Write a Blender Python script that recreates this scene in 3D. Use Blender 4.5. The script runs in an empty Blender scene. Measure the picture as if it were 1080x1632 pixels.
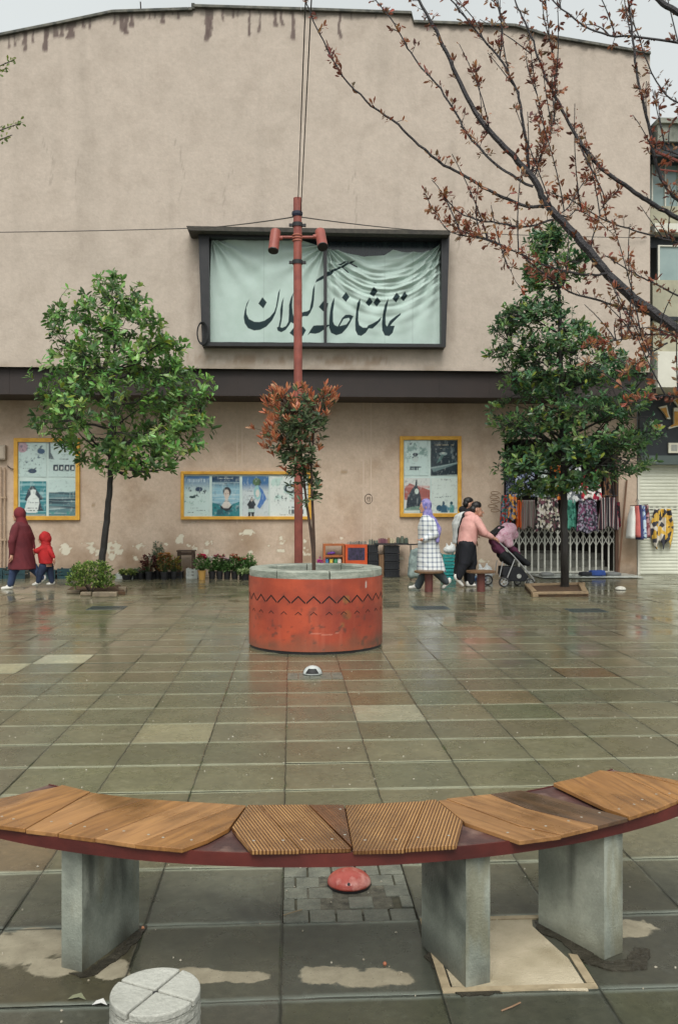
import bpy, math, random
import numpy as np
from mathutils import Vector, Matrix
random.seed(7); RNG = np.random.RandomState(11)
S = bpy.context.scene; C = S.collection

# ------------------------------------------------------------------ camera, world, sun
F, CX, HY, CH = 1390.0, 540.0, 812.0, 1.51
YAW = math.atan(77 / 1390)
cam = bpy.data.objects.new('camera', bpy.data.cameras.new('camera')); C.objects.link(cam)
cam.location = (0, 0, CH); cam.rotation_euler = (math.pi / 2, 0, -YAW)
cam.data.sensor_fit = 'VERTICAL'; cam.data.sensor_height = 24; cam.data.lens = 24 * F / 1632
cam.data.shift_y = -4 / 1632; cam.data.clip_end = 600; cam.data.clip_start = 0.05
S.camera = cam
W = bpy.data.worlds.new('World'); S.world = W; W.use_nodes = True
wn = W.node_tree.nodes; wl = W.node_tree.links; bg = wn['Background']
sky = wn.new('ShaderNodeTexSky'); sky.sky_type = 'NISHITA'; sky.sun_disc = False
sky.sun_elevation = math.radians(52); sky.sun_rotation = math.pi; sky.dust_density = 6; sky.air_density = 1.0; sky.ozone_density = 1
hs = wn.new('ShaderNodeHueSaturation'); hs.inputs['Saturation'].default_value = .13
wl.new(sky.outputs[0], hs.inputs['Color'])
mixw = wn.new('ShaderNodeMix'); mixw.data_type = 'RGBA'; mixw.inputs[0].default_value = .55
mixw.inputs[7].default_value = (4.9, 5.25, 5.15, 1)
# soft cloud mottling of the overcast layer
cn = wn.new('ShaderNodeTexNoise'); cn.inputs['Scale'].default_value = 2.2; cn.inputs['Detail'].default_value = 3
tcw = wn.new('ShaderNodeTexCoord'); wl.new(tcw.outputs['Generated'], cn.inputs['Vector'])
cr = wn.new('ShaderNodeMapRange'); cr.inputs[3].default_value = .8; cr.inputs[4].default_value = 1.15
wl.new(cn.outputs[0], cr.inputs[0])
wl.new(hs.outputs[0], mixw.inputs[6])
vm = wn.new('ShaderNodeVectorMath'); vm.operation = 'SCALE'
wl.new(mixw.outputs[2], vm.inputs[0]); wl.new(cr.outputs[0], vm.inputs['Scale'])
wl.new(vm.outputs[0], bg.inputs['Color']); bg.inputs['Strength'].default_value = .12
sun = bpy.data.objects.new('sun', bpy.data.lights.new('sun', 'SUN')); C.objects.link(sun)
sun.data.energy = 1.1; sun.data.angle = math.radians(35); sun.data.color = (1, .97, .92)
sun.rotation_euler = (math.radians(38), 0, math.radians(-6))
S.view_settings.view_transform = 'Standard'; S.view_settings.look = 'None'
S.view_settings.exposure = .64; S.view_settings.gamma = 1
S.cycles.max_bounces = 6; S.cycles.transparent_max_bounces = 6

# ------------------------------------------------------------------ helpers
cy_, sy_ = math.cos(YAW), math.sin(YAW)
def ray(px, py):
    a = (px - CX) / F; b = (HY - py) / F
    return Vector((sy_ + a * cy_, cy_ - a * sy_, b))
def at(px, py, Y):
    d = ray(px, py); s = Y / d.y
    return Vector((d.x * s, Y, CH + d.z * s))
def G(px, py, z=0.0):
    d = ray(px, py); s = (z - CH) / d.z
    return Vector((d.x * s, d.y * s, z))
def lin(r, g, b):
    f = lambda v: (v / 255 / 12.92) if v / 255 <= .04045 else ((v / 255 + .055) / 1.055) ** 2.4
    return (f(r), f(g), f(b))
class MB:
    def __init__(s): s.v = []; s.f = []
    def add(s, vs, fs):
        n = len(s.v); s.v += [tuple(v) for v in vs]; s.f += [tuple(i + n for i in f) for f in fs]
    def box(s, x0, x1, y0, y1, z0, z1):
        s.add([(x0,y0,z0),(x1,y0,z0),(x1,y1,z0),(x0,y1,z0),(x0,y0,z1),(x1,y0,z1),(x1,y1,z1),(x0,y1,z1)],
              [(0,3,2,1),(4,5,6,7),(0,1,5,4),(1,2,6,5),(2,3,7,6),(3,0,4,7)]); return s
    def obox(s, c, ax, ay, az):           # oriented box: centre + half axes
        c, ax, ay, az = map(Vector, (c, ax, ay, az)); vs = []
        for k in (-1, 1):
            for i, j in ((-1,-1),(1,-1),(1,1),(-1,1)): vs.append(c + ax*i + ay*j + az*k)
        s.add(vs, [(0,3,2,1),(4,5,6,7),(0,1,5,4),(1,2,6,5),(2,3,7,6),(3,0,4,7)]); return s
    def rings(s, rs, cap=True):
        n = len(rs[0]); base = len(s.v)
        for r in rs: s.v += [tuple(p) for p in r]
        for k in range(len(rs) - 1):
            for i in range(n):
                j = (i + 1) % n
                s.f.append((base+k*n+i, base+k*n+j, base+(k+1)*n+j, base+(k+1)*n+i))
        if cap:
            s.f.append(tuple(base + i for i in reversed(range(n))))
            s.f.append(tuple(base + (len(rs)-1)*n + i for i in range(n)))
        return s
    def tube(s, pts, r, n=8):
        pts = [Vector(p) for p in pts]
        if not hasattr(r, '__len__'): r = [r] * len(pts)
        rs = []; u = None
        for i, p in enumerate(pts):
            t = (pts[min(i+1, len(pts)-1)] - pts[max(i-1, 0)])
            if t.length < 1e-9: t = Vector((0, 0, 1))
            t.normalize()
            if u is None: u = t.orthogonal().normalized()
            else:
                u = u - t * u.dot(t); u = u.normalized() if u.length > 1e-6 else t.orthogonal().normalized()
            w = t.cross(u)
            rs.append([p + (u*math.cos(a) + w*math.sin(a)) * r[i] for a in [2*math.pi*k/n for k in range(n)]])
        return s.rings(rs)
    def lathe(s, c, prof, n=32, cap=True, sx=1, sy=1):
        return s.rings([[(c[0]+r*sx*math.cos(2*math.pi*k/n), c[1]+r*sy*math.sin(2*math.pi*k/n), c[2]+z) for k in range(n)] for r, z in prof], cap)
    def prism(s, poly, z0, z1):           # horizontal polygon
        n = len(poly); a = sum(poly[i][0]*poly[(i+1)%n][1]-poly[(i+1)%n][0]*poly[i][1] for i in range(n))
        if a < 0: poly = poly[::-1]
        b = len(s.v); s.v += [(p[0], p[1], z0) for p in poly] + [(p[0], p[1], z1) for p in poly]
        s.f.append(tuple(b+i for i in reversed(range(n)))); s.f.append(tuple(b+n+i for i in range(n)))
        for i in range(n): j = (i+1) % n; s.f.append((b+i, b+j, b+n+j, b+n+i))
        return s
    def vprism(s, poly, y0, y1):          # polygon in x,z plane, y0 nearer
        n = len(poly); a = sum(poly[i][0]*poly[(i+1)%n][1]-poly[(i+1)%n][0]*poly[i][1] for i in range(n))
        if a < 0: poly = poly[::-1]
        b = len(s.v); s.v += [(p[0], y0, p[1]) for p in poly] + [(p[0], y1, p[1]) for p in poly]
        s.f.append(tuple(b+i for i in range(n))); s.f.append(tuple(b+n+i for i in reversed(range(n))))
        for i in range(n): j = (i+1) % n; s.f.append((b+j, b+i, b+n+i, b+n+j))
        return s
    def grid(s, P):                       # P: array (rows, cols, 3)
        R, K = P.shape[:2]; b = len(s.v); s.v += [tuple(p) for p in P.reshape(-1, 3)]
        for i in range(R-1):
            for j in range(K-1): s.f.append((b+i*K+j, b+i*K+j+1, b+(i+1)*K+j+1, b+(i+1)*K+j))
        return s
def wpos(o):
    p = Vector((0, 0, 0))
    while o: p += o.location; o = o.parent
    return p
def props(o, label=None, cat=None, group=None, kind=None):
    for k, v in (('label', label), ('category', cat), ('group', group), ('kind', kind)):
        if v: o[k] = v
    return o
def thing(name, loc, label, cat, group=None):
    o = bpy.data.objects.new(name, None); C.objects.link(o); o.location = loc; o.empty_display_size = .1
    return props(o, label, cat, group)
def mesh(name, mb, m, parent=None, loc=None, smooth=False, bevel=0, cols=None, auto=None):
    off = wpos(parent) if parent else Vector(loc) if loc is not None else Vector((0, 0, 0))
    me = bpy.data.meshes.new(name)
    V = np.array(mb.v, dtype=float) - np.array(off)
    me.from_pydata(V.tolist(), [], mb.f); me.materials.append(m); me.update()
    if cols is not None:
        a = me.color_attributes.new('paint', 'FLOAT_COLOR', 'POINT')
        a.data.foreach_set('color', np.asarray(cols, dtype=np.float32).ravel())
    o = bpy.data.objects.new(name, me); C.objects.link(o)
    if parent: o.parent = parent
    else: o.location = off
    if smooth: me.polygons.foreach_set('use_smooth', [True] * len(me.polygons))
    if bevel:
        b = o.modifiers.new('bevel', 'BEVEL'); b.width = bevel; b.segments = 2; b.limit_method = 'ANGLE'
    return o
def part(name, mb, m, parent, label=None, **k):
    o = mesh(name, mb, m, parent, **k)
    if label: o['label'] = label
    return o
def tag(o, label, cat, group=None): return props(o, label, cat, group)
def struct(name, mb, m, **k): return props(mesh(name, mb, m, **k), kind='structure')
def dup(o, shift, label, parent=None):
    c = o.copy(); C.objects.link(c)
    if parent: c.parent = parent
    else: c.location = o.location + Vector(shift)
    if label: c['label'] = label
    for ch in list(o.children): dup(ch, (0, 0, 0), None, c)
    return c

# ------------------------------------------------------------------ materials
def M(name, c1, c2=None, sc=4, rough=.7, bump=0, bsc=40, metal=0, paint=False, pmix=1, transl=0, spec=.5, rvar=0, coat=0, detail=6, stretch=(1,1,1), c3=None, sc3=.8, grain=0, gsc=20):
    m = bpy.data.materials.new(name); m.use_nodes = True; nt = m.node_tree; N = nt.nodes; L = nt.links
    b = N['Principled BSDF']; b.inputs['Roughness'].default_value = rough; b.inputs['Metallic'].default_value = metal
    b.inputs['Specular IOR Level'].default_value = spec; b.inputs['Coat Weight'].default_value = coat
    tc = N.new('ShaderNodeTexCoord'); mp = N.new('ShaderNodeMapping'); mp.inputs['Scale'].default_value = stretch
    L.new(tc.outputs['Object'], mp.inputs['Vector'])
    if c2 is None: c2 = tuple(v * .82 for v in c1)
    n = N.new('ShaderNodeTexNoise'); n.inputs['Scale'].default_value = sc; n.inputs['Detail'].default_value = detail; n.inputs['Roughness'].default_value = .6
    L.new(mp.outputs[0], n.inputs['Vector'])
    r = N.new('ShaderNodeMapRange'); r.inputs[1].default_value = .33; r.inputs[2].default_value = .67; L.new(n.outputs[0], r.inputs[0])
    mx = N.new('ShaderNodeMix'); mx.data_type = 'RGBA'; mx.inputs[6].default_value = (*c1, 1); mx.inputs[7].default_value = (*c2, 1)
    L.new(r.outputs[0], mx.inputs[0]); col = mx.outputs[2]
    if c3:
        n3 = N.new('ShaderNodeTexNoise'); n3.inputs['Scale'].default_value = sc3; n3.inputs['Detail'].default_value = 5; L.new(mp.outputs[0], n3.inputs['Vector'])
        r3 = N.new('ShaderNodeMapRange'); r3.inputs[1].default_value = .5; r3.inputs[2].default_value = .68; L.new(n3.outputs[0], r3.inputs[0])
        m3 = N.new('ShaderNodeMix'); m3.data_type = 'RGBA'; m3.inputs[7].default_value = (*c3, 1); L.new(col, m3.inputs[6]); L.new(r3.outputs[0], m3.inputs[0]); col = m3.outputs[2]
    if grain:
        ng = N.new('ShaderNodeTexNoise'); ng.inputs['Scale'].default_value = gsc; ng.inputs['Detail'].default_value = 8; ng.inputs['Roughness'].default_value = .75; L.new(mp.outputs[0], ng.inputs['Vector'])
        rg = N.new('ShaderNodeMapRange'); rg.inputs[1].default_value = .32; rg.inputs[2].default_value = .68; rg.inputs[3].default_value = 1-grain; rg.inputs[4].default_value = 1+grain*.6; L.new(ng.outputs[0], rg.inputs[0])
        vg = N.new('ShaderNodeVectorMath'); vg.operation = 'SCALE'; L.new(col, vg.inputs[0]); L.new(rg.outputs[0], vg.inputs['Scale']); col = vg.outputs[0]
    if paint:
        at_ = N.new('ShaderNodeAttribute'); at_.attribute_name = 'paint'
        if paint == 'mul':
            mm = N.new('ShaderNodeMix'); mm.data_type = 'RGBA'; mm.blend_type = 'MULTIPLY'; mm.inputs[0].default_value = 1
            L.new(col, mm.inputs[6]); L.new(at_.outputs['Color'], mm.inputs[7]); col = mm.outputs[2]
        else:
            mm = N.new('ShaderNodeMix'); mm.data_type = 'RGBA'; L.new(at_.outputs['Alpha'], mm.inputs[0])
            L.new(col, mm.inputs[6]); L.new(at_.outputs['Color'], mm.inputs[7]); col = mm.outputs[2]
    L.new(col, b.inputs['Base Color'])
    if rvar:
        rr = N.new('ShaderNodeMapRange'); rr.inputs[1].default_value = .3; rr.inputs[2].default_value = .7
        rr.inputs[3].default_value = max(.03, rough - rvar); rr.inputs[4].default_value = min(1, rough + rvar); L.new(n.outputs[0], rr.inputs[0]); L.new(rr.outputs[0], b.inputs['Roughness'])
    if bump:
        nb = N.new('ShaderNodeTexNoise'); nb.inputs['Scale'].default_value = bsc; nb.inputs['Detail'].default_value = 5; L.new(mp.outputs[0], nb.inputs['Vector'])
        bb = N.new('ShaderNodeBump'); bb.inputs['Strength'].default_value = bump; bb.inputs['Distance'].default_value = .01
        L.new(nb.outputs[0], bb.inputs['Height']); L.new(bb.outputs[0], b.inputs['Normal'])
    if transl:
        t = N.new('ShaderNodeBsdfTranslucent'); L.new(col, t.inputs['Color']); ms = N.new('ShaderNodeMixShader'); ms.inputs[0].default_value = transl
        L.new(b.outputs[0], ms.inputs[1]); L.new(t.outputs[0], ms.inputs[2]); L.new(ms.outputs[0], N['Material Output'].inputs[0])
    return m
def noise2(x, y, sc=1, oct=4, seed=0):
    r = np.random.RandomState(seed); T = r.rand(64, 64); out = 0; amp = 1; tot = 0
    for o in range(oct):
        X = x * sc + 17.3 * o; Y = y * sc + 5.1 * o; xi = np.floor(X).astype(int); yi = np.floor(Y).astype(int)
        fx = X - xi; fy = Y - yi; fx = fx*fx*(3-2*fx); fy = fy*fy*(3-2*fy)
        g = lambda a, b: T[a % 64, b % 64]
        out = out + amp * ((g(xi,yi)*(1-fx)+g(xi+1,yi)*fx)*(1-fy) + (g(xi,yi+1)*(1-fx)+g(xi+1,yi+1)*fx)*fy)
        tot += amp; amp *= .5; sc *= 2.03
    return out / tot
def inpoly(x, y, poly):
    c = np.zeros(x.shape, bool); n = len(poly)
    for i in range(n):
        x1, y1 = poly[i]; x2, y2 = poly[(i+1) % n]
        if y1 == y2: continue
        k = ((y1 > y) != (y2 > y)) & (x < (x2-x1)*(y-y1)/(y2-y1)+x1); c ^= k
    return c
def softpoly(x, y, polys, d, holes=()):
    acc = 0
    for ox in (-.33, 0, .33):
        for oy in (-.33, 0, .33):
            k = np.zeros(x.shape, bool)
            for p in polys: k |= inpoly(x+ox*d, y+oy*d, p)
            for p in holes: k &= ~inpoly(x+ox*d, y+oy*d, p)
            acc = acc + k
    return acc / 9.0
def over(col, rgb, a):
    a = np.clip(a, 0, 1)[..., None]; na = col[..., 3:4]
    out = np.empty_like(col); oa = a + na * (1-a)
    out[..., :3] = (np.array(rgb) * a + col[..., :3] * na * (1-a)) / np.maximum(oa, 1e-6); out[..., 3:4] = oa
    return out

# ------------------------------------------------------------------ ground
X0, Y0 = -.03, 4.694 - .5 * 10
YW, YU = 19.8, 18.6                      # lower wall plane, upper wall plane
def tile_of(px, py):
    p = G(px, py); return (math.floor((p.x - X0) / .5), math.floor((p.y - Y0) / .5))
gm = bpy.data.materials.new('wet concrete pavers'); gm.use_nodes = True
def ground_mat(m):
    nt = m.node_tree; N = nt.nodes; L = nt.links; b = N['Principled BSDF']
    geo = N.new('ShaderNodeNewGeometry'); pos = geo.outputs['Position']
    def nz(sc, det=5, ro=.6, dist=0, st=None):
        n = N.new('ShaderNodeTexNoise'); n.inputs['Scale'].default_value = sc; n.inputs['Detail'].default_value = det; n.inputs['Roughness'].default_value = ro; n.inputs['Distortion'].default_value = dist
        if st:
            mp = N.new('ShaderNodeMapping'); mp.inputs['Scale'].default_value = st; L.new(pos, mp.inputs[0]); L.new(mp.outputs[0], n.inputs['Vector'])
        else: L.new(pos, n.inputs['Vector'])
        return n.outputs[0]
    def mr(s, a, b_, c=0, d=1):
        r = N.new('ShaderNodeMapRange'); r.inputs[1].default_value = a; r.inputs[2].default_value = b_; r.inputs[3].default_value = c; r.inputs[4].default_value = d; L.new(s, r.inputs[0]); return r.outputs[0]
    def ma(op, a, c=None):
        k = N.new('ShaderNodeMath'); k.operation = op
        for i, v in enumerate((a, c)):
            if v is None: continue
            if isinstance(v, (int, float)): k.inputs[i].default_value = v
            else: L.new(v, k.inputs[i])
        return k.outputs[0]
    def mix(f, a, c, bt='MIX'):
        k = N.new('ShaderNodeMix'); k.data_type = 'RGBA'; k.blend_type = bt
        if isinstance(f, (int, float)): k.inputs[0].default_value = f
        else: L.new(f, k.inputs[0])
        for i, v in ((6, a), (7, c)):
            if isinstance(v, tuple): k.inputs[i].default_value = (*v, 1)
            else: L.new(v, k.inputs[i])
        return k.outputs[2]
    sep = N.new('ShaderNodeSeparateXYZ'); L.new(pos, sep.inputs[0])
    wob = ma('MULTIPLY', ma('SUBTRACT', nz(9, 4), .5), .016)
    def edge(ax, o, wdt):                 # distance to the nearest joint in metres
        u = ma('ADD', ma('SUBTRACT', sep.outputs[ax], o - 100), wob)
        fr = ma('FRACT', ma('DIVIDE', u, .5)); d = ma('MULTIPLY', ma('MINIMUM', fr, ma('SUBTRACT', 1.0, fr)), .5)
        return d
    dx = edge(0, X0, 0); dy = edge(1, Y0, 0)
    att = N.new('ShaderNodeAttribute'); att.attribute_name = 'paint'
    wet = N.new('ShaderNodeAttribute'); wet.attribute_name = 'dry'
    base = mix(mr(nz(3.1, 7), .3, .7), lin(126, 122, 95), lin(98, 96, 74))
    base = mix(mr(nz(.7, 4), .35, .7), base, lin(110, 104, 82))
    base = mix(mr(nz(26, 8, .7), .35, .7, 0, .55), base, lin(70, 70, 58)); base = mix(mr(nz(16, 8, .75), .55, .72, 0, .45), base, lin(146, 144, 122))
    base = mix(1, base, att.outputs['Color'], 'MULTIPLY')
    speck = mr(nz(160, 2), .36, .3)       # fine aggregate
    base = mix(ma('MULTIPLY', speck, .5), base, lin(45, 44, 38))
    speck2 = mr(nz(210, 2), .67, .75)
    base = mix(ma('MULTIPLY', speck2, .45), base, lin(150, 148, 130))
    # mineral bloom along the cross joints
    bloom = ma('MULTIPLY', mr(dy, .028, .011), mr(nz(3, 4), .3, .5, .4, 1)); base = mix(ma('MULTIPLY', bloom, .75), base, lin(168, 170, 144))
    bloomx = ma('MULTIPLY', mr(dx, .02, .007), mr(nz(4, 4), .5, .7)); base = mix(ma('MULTIPLY', bloomx, .3), base, lin(136, 134, 112))
    # dark damp halo near the x joints
    base = mix(ma('MULTIPLY', mr(dx, .05, .01), .12), base, lin(52, 54, 44))
    # wetness
    wetn = mr(ma('ADD', wet.outputs['Fac'], ma('MULTIPLY', ma('SUBTRACT', nz(8, 7, .6, .5), .5), 1.0)), .44, .52)   # 1 = dry
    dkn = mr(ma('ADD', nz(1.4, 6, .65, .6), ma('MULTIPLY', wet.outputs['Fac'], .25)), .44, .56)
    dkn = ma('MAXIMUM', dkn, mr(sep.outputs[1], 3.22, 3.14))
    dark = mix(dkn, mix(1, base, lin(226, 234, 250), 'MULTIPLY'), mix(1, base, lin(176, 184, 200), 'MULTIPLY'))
    pud = mr(nz(.85, 3, .5, .4, (1, 1.6, 1)), .52, .6)
    far = mr(sep.outputs['Y'] if False else sep.outputs[1], 5.5, 10.5)
    midwet = ma('MAXIMUM', ma('MULTIPLY', pud, far), mr(wet.outputs['Fac'], .3, .1))
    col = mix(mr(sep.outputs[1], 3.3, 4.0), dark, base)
    dryc = mix(mr(nz(14, 6), .3, .7), lin(158, 150, 128), lin(130, 122, 102))
    dryc = mix(ma('MULTIPLY', speck, .6), dryc, lin(80, 76, 64))
    col = mix(wetn, col, dryc)
    # joints
    jx = ma('MAXIMUM', mr(dx, .005, .0022), 0.0); jy = mr(dy, .0035, .0015)
    col = mix(ma('MULTIPLY', jx, mr(nz(6, 4), .3, .6, .45, .92)), col, lin(36, 38, 31)); col = mix(ma('MULTIPLY', jy, mr(nz(3, 3), .35, .6, .15, .85)), col, lin(40, 42, 34))
    moss = ma('MULTIPLY', mr(dx, .014, .004), mr(nz(2.6, 4), .58, .68)); col = mix(ma('MULTIPLY', moss, .5), col, lin(58, 78, 34))
    L.new(col, b.inputs['Base Color'])
    r0 = mr(nz(5, 5, .6, .3), .3, .72, .2, .42)
    rfar = mr(nz(1.1, 5, .6, .6), .36, .62, .07, .3)
    r1 = N.new('ShaderNodeMix'); r1.data_type = 'FLOAT'; L.new(far, r1.inputs[0]); L.new(r0, r1.inputs[2]); L.new(rfar, r1.inputs[3])
    r2 = N.new('ShaderNodeMix'); r2.data_type = 'FLOAT'; L.new(wetn, r2.inputs[0]); L.new(r1.outputs[0], r2.inputs[2]); r2.inputs[3].default_value = .8
    L.new(r2.outputs[0], b.inputs['Roughness']); b.inputs['Specular IOR Level'].default_value = .5
    h = ma('ADD', ma('MULTIPLY', nz(120, 3), .12), ma('MULTIPLY', nz(12, 4), .35))
    h = ma('SUBTRACT', h, ma('MULTIPLY', ma('MAXIMUM', mr(dx, .009, .003), mr(dy, .008, .003)), 1.2))
    # every slab sits a touch differently
    bp = N.new('ShaderNodeBump'); bp.inputs['Distance'].default_value = .004; L.new(h, bp.inputs['Height'])
    L.new(mr(sep.outputs[1], 3, 14, .75, .22), bp.inputs['Strength']); L.new(bp.outputs[0], b.inputs['Normal'])
ground_mat(gm)
def build_ground():
    mb = MB(); cols = []; dry = []
    special = {}
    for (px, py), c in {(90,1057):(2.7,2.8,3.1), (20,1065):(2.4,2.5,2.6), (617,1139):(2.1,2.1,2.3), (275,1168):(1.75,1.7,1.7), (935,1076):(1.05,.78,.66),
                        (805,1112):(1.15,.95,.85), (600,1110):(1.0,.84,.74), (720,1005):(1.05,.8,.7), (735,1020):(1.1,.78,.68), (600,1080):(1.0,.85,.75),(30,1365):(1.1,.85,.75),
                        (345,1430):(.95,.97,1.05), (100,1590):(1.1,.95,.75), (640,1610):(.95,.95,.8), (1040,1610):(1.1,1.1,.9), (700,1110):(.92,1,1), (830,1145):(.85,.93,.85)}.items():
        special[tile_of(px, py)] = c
    dryspots = [(G(50,1508), .17, .12), (G(90,1540), .1, .06), (G(300,1552), .12, .035), (G(395,1556), .07, .03), (G(350,1556), .1, .035), (G(520,1552), .08, .06), (G(590,1558), .13, .06), (G(180,1545), .06, .05), (G(1000,1480), .09, .06)]
    def tile(x0, x1, y0, y1, key, n):
        r = random.Random(hash(key) & 0xffff)
        k = special.get(key)
        if k is None:
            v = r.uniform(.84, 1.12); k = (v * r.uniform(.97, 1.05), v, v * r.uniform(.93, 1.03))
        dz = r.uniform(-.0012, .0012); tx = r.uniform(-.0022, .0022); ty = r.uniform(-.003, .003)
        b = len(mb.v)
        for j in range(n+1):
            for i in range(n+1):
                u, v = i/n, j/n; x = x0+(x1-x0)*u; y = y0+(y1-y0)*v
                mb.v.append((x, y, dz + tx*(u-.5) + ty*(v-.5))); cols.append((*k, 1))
                d = 0
                if n > 1:
                    for c, rx, ry in dryspots:
                        q = math.hypot((x-c.x)/rx, (y-c.y)/ry); d = max(d, min(1, max(0, 1.0 - .5*q)))
                dry.append(d)
        for j in range(n):
            for i in range(n): a = b+j*(n+1)+i; mb.f.append((a, a+1, a+n+2, a+n+1))
    pale = (1, 5 + 1)  # column x .47-.97, row y 2.69-3.19
    for i in range(-32, 40):
        for j in range(-2, 42):
            x0 = X0 + i*.5; y0 = Y0 + j*.5
            if abs(y0+.25-3.44) < .1 and i == 0: continue      # setts bed
            n = 12 if (-4 <= i <= 5 and 2.1 < y0 < 3.6) else 1
            tile(x0, x0+.5, y0, y0+.5, (i, j), n)
    o = struct('pavement', mb, gm, cols=cols)
    a = o.data.attributes.new('dry', 'FLOAT', 'POINT'); a.data.foreach_set('value', np.array(dry, dtype=np.float32))
    # far ground all round, down to the horizon
    q = MB(); q.add([(-300,-300,-.02),(300,-300,-.02),(300,300,-.02),(-300,300,-.02)], [(0,1,2,3)])
    struct('ground', q, M('asphalt', (.06,.06,.055), (.04,.04,.04), sc=2, rough=.5, bump=.3))
build_ground()
sett_m = M('wet concrete setts', lin(122,124,110), lin(92,94,84), sc=12, rough=.4, bump=.5, bsc=90, rvar=.12)
def setts():
    q = MB(); q.box(X0, X0+.5, 3.194, 3.694, -.05, -.008); struct('sett_bed', q, M('dirty mortar', lin(60,58,46), lin(86,82,64), sc=20, rough=.8))
    q = MB()
    for r in range(5):
        y0 = 3.194 + r*.1; off = .05 if r % 2 else 0
        for k in range(-1, 5):
            a = max(X0+.003, X0 + off + k*.1 + random.uniform(-.002,.002) + .003); b = min(X0+.497, X0 + off + (k+1)*.1 - .004)
            if b - a < .02: continue
            if 1 <= r <= 3 and X0+.13 < (a+b)/2 < X0+.4 and (r+k) % 3: continue
            dz = random.uniform(-.003, .002); q.box(a, b, y0+.003, y0+.097, -.03, dz)
    struct('setts', q, sett_m, bevel=.004)
    q = MB()
    for r in range(3):
        for k in range(5): q.box(X0+.5*0+k*.1+.003, X0+k*.1+.097, 7.76+r*.1+.003, 7.76+r*.1+.097, -.02, .003)
    struct('setts', q, sett_m)
    p = MB(); p.prism([(X0+.1,3.27),(X0+.3,3.25),(X0+.42,3.3),(X0+.43,3.5),(X0+.33,3.6),(X0+.14,3.59),(X0+.08,3.42)], -.02, -.004)
    struct('rubble_fill', p, M('grey rubble fill', lin(112,108,92), lin(66,64,54), sc=30, rough=.8, bump=1, bsc=120))
setts()
# the pale slab set in the wet ground under the bench, framed by narrow brick strips
def jag(pts, step=.012, amp=.007, sd=1):
    rr = random.Random(sd); out = []
    for i in range(len(pts)):
        a, b = Vector(pts[i][:2]), Vector(pts[(i+1) % len(pts)][:2]); n = max(1, int((b-a).length/step))
        for k in range(n):
            p = a.lerp(b, k/n); out.append((p.x + (rr.gauss(0, amp) if k else 0), p.y + (rr.gauss(0, amp) if k else 0)))
    return out
def pale_slab():
    m = M('pale speckled slab', lin(196,184,158), lin(176,164,138), sc=6, rough=.85, bump=.5, bsc=160, c3=lin(150,138,110), sc3=3.2)
    q = MB(); x0, x1, y0, y1 = X0+.5+.004, X0+1-.004, 2.694+.004, 3.194-.004
    poly = [(x0+.035, y1-.03), (x0+.41, y1-.03), tuple(G(848,1478))[:2], tuple(G(905,1530))[:2], tuple(G(937,1580))[:2], (x0+.035, y0+.03)]
    q.prism(poly, 0.0, .0045); o = struct('pale_slab', q, m)
    q = MB(); q.prism([(x0, y0), (x1, y0), (x1, y0+.024), (x0, y0+.024)], 0, .006); q.prism([(x0, y1-.024), (x0+.45, y1-.024), (x0+.45, y1), (x0, y1)], 0, .006)
    q.prism([(x0, y0+.028), (x0+.028, y0+.028), (x0+.028, y1-.028), (x0, y1-.028)], 0, .006)
    q.prism([(x1-.028, y0+.028), (x1, y0+.028), (x1, y0+.2), (x1-.028, y0+.21)], 0, .006)
    struct('slab_border', q, M('pale edging', lin(176,160,130), lin(140,126,100), sc=14, rough=.8))
    # soil washed out round the footings
    d = M('dark wet soil', lin(40,36,28), lin(62,58,46), sc=18, rough=.5, bump=1, bsc=60, rvar=.2)
    for n, pts in enumerate(([(852,1470),(872,1476),(915,1500),(960,1533),(1000,1530),(1010,1510),(1035,1515),(1030,1545),(975,1548),(930,1535),(890,1500),(860,1487)],
                [(222,1478),(234,1476),(226,1495),(188,1530),(150,1556),(128,1560),(110,1552),(131,1551),(180,1520)],
                [(684,1519),(740,1580),(790,1576),(800,1584),(735,1590),(675,1525)])):
        q = MB(); q.prism(jag([tuple(G(*p))[:2] for p in pts], .015, .0035, n), -.01, .0042); struct('washed_soil', q, d)
pale_slab()

# ------------------------------------------------------------------ theatre building
plU = M('upper render', lin(188,175,161), lin(181,168,154), sc=2.1, rough=.9, bump=.5, bsc=18, paint=True, c3=lin(176,163,149), sc3=1.7, grain=.1, gsc=11)
plL = M('lower render', lin(198,178,158), lin(186,166,146), sc=1.7, rough=.9, bump=.5, bsc=22, paint=True, c3=lin(176,154,132), sc3=1.3, grain=.14, gsc=13)
brown = M('dark brown metal and shade', lin(46,35,31), lin(38,30,27), sc=2, rough=.6)
roofline = [(-150,92),(0,57),(90,39),(180,20),(300,16),(307,16),(308.5,11),(480,16),(655,22),(659,36),(820,42),(880,60),(1035,86)]
TH = thing('theatre_building', (0, 21, 0), 'large beige rendered theatre wall with stained parapet and brown shadow band under the overhang', 'building')
Xl = -11.0; Xr = at(1035, 300, YU).x
rl = [(at(px, py, YU).x, at(px, py, YU).z) for px, py in roofline]; rl = [(Xl, rl[0][1]-.3)] + rl
zb = at(400, 588, YU).z
ztop = lambda x: np.interp(x, [p[0] for p in rl], [p[1] for p in rl])
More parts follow.
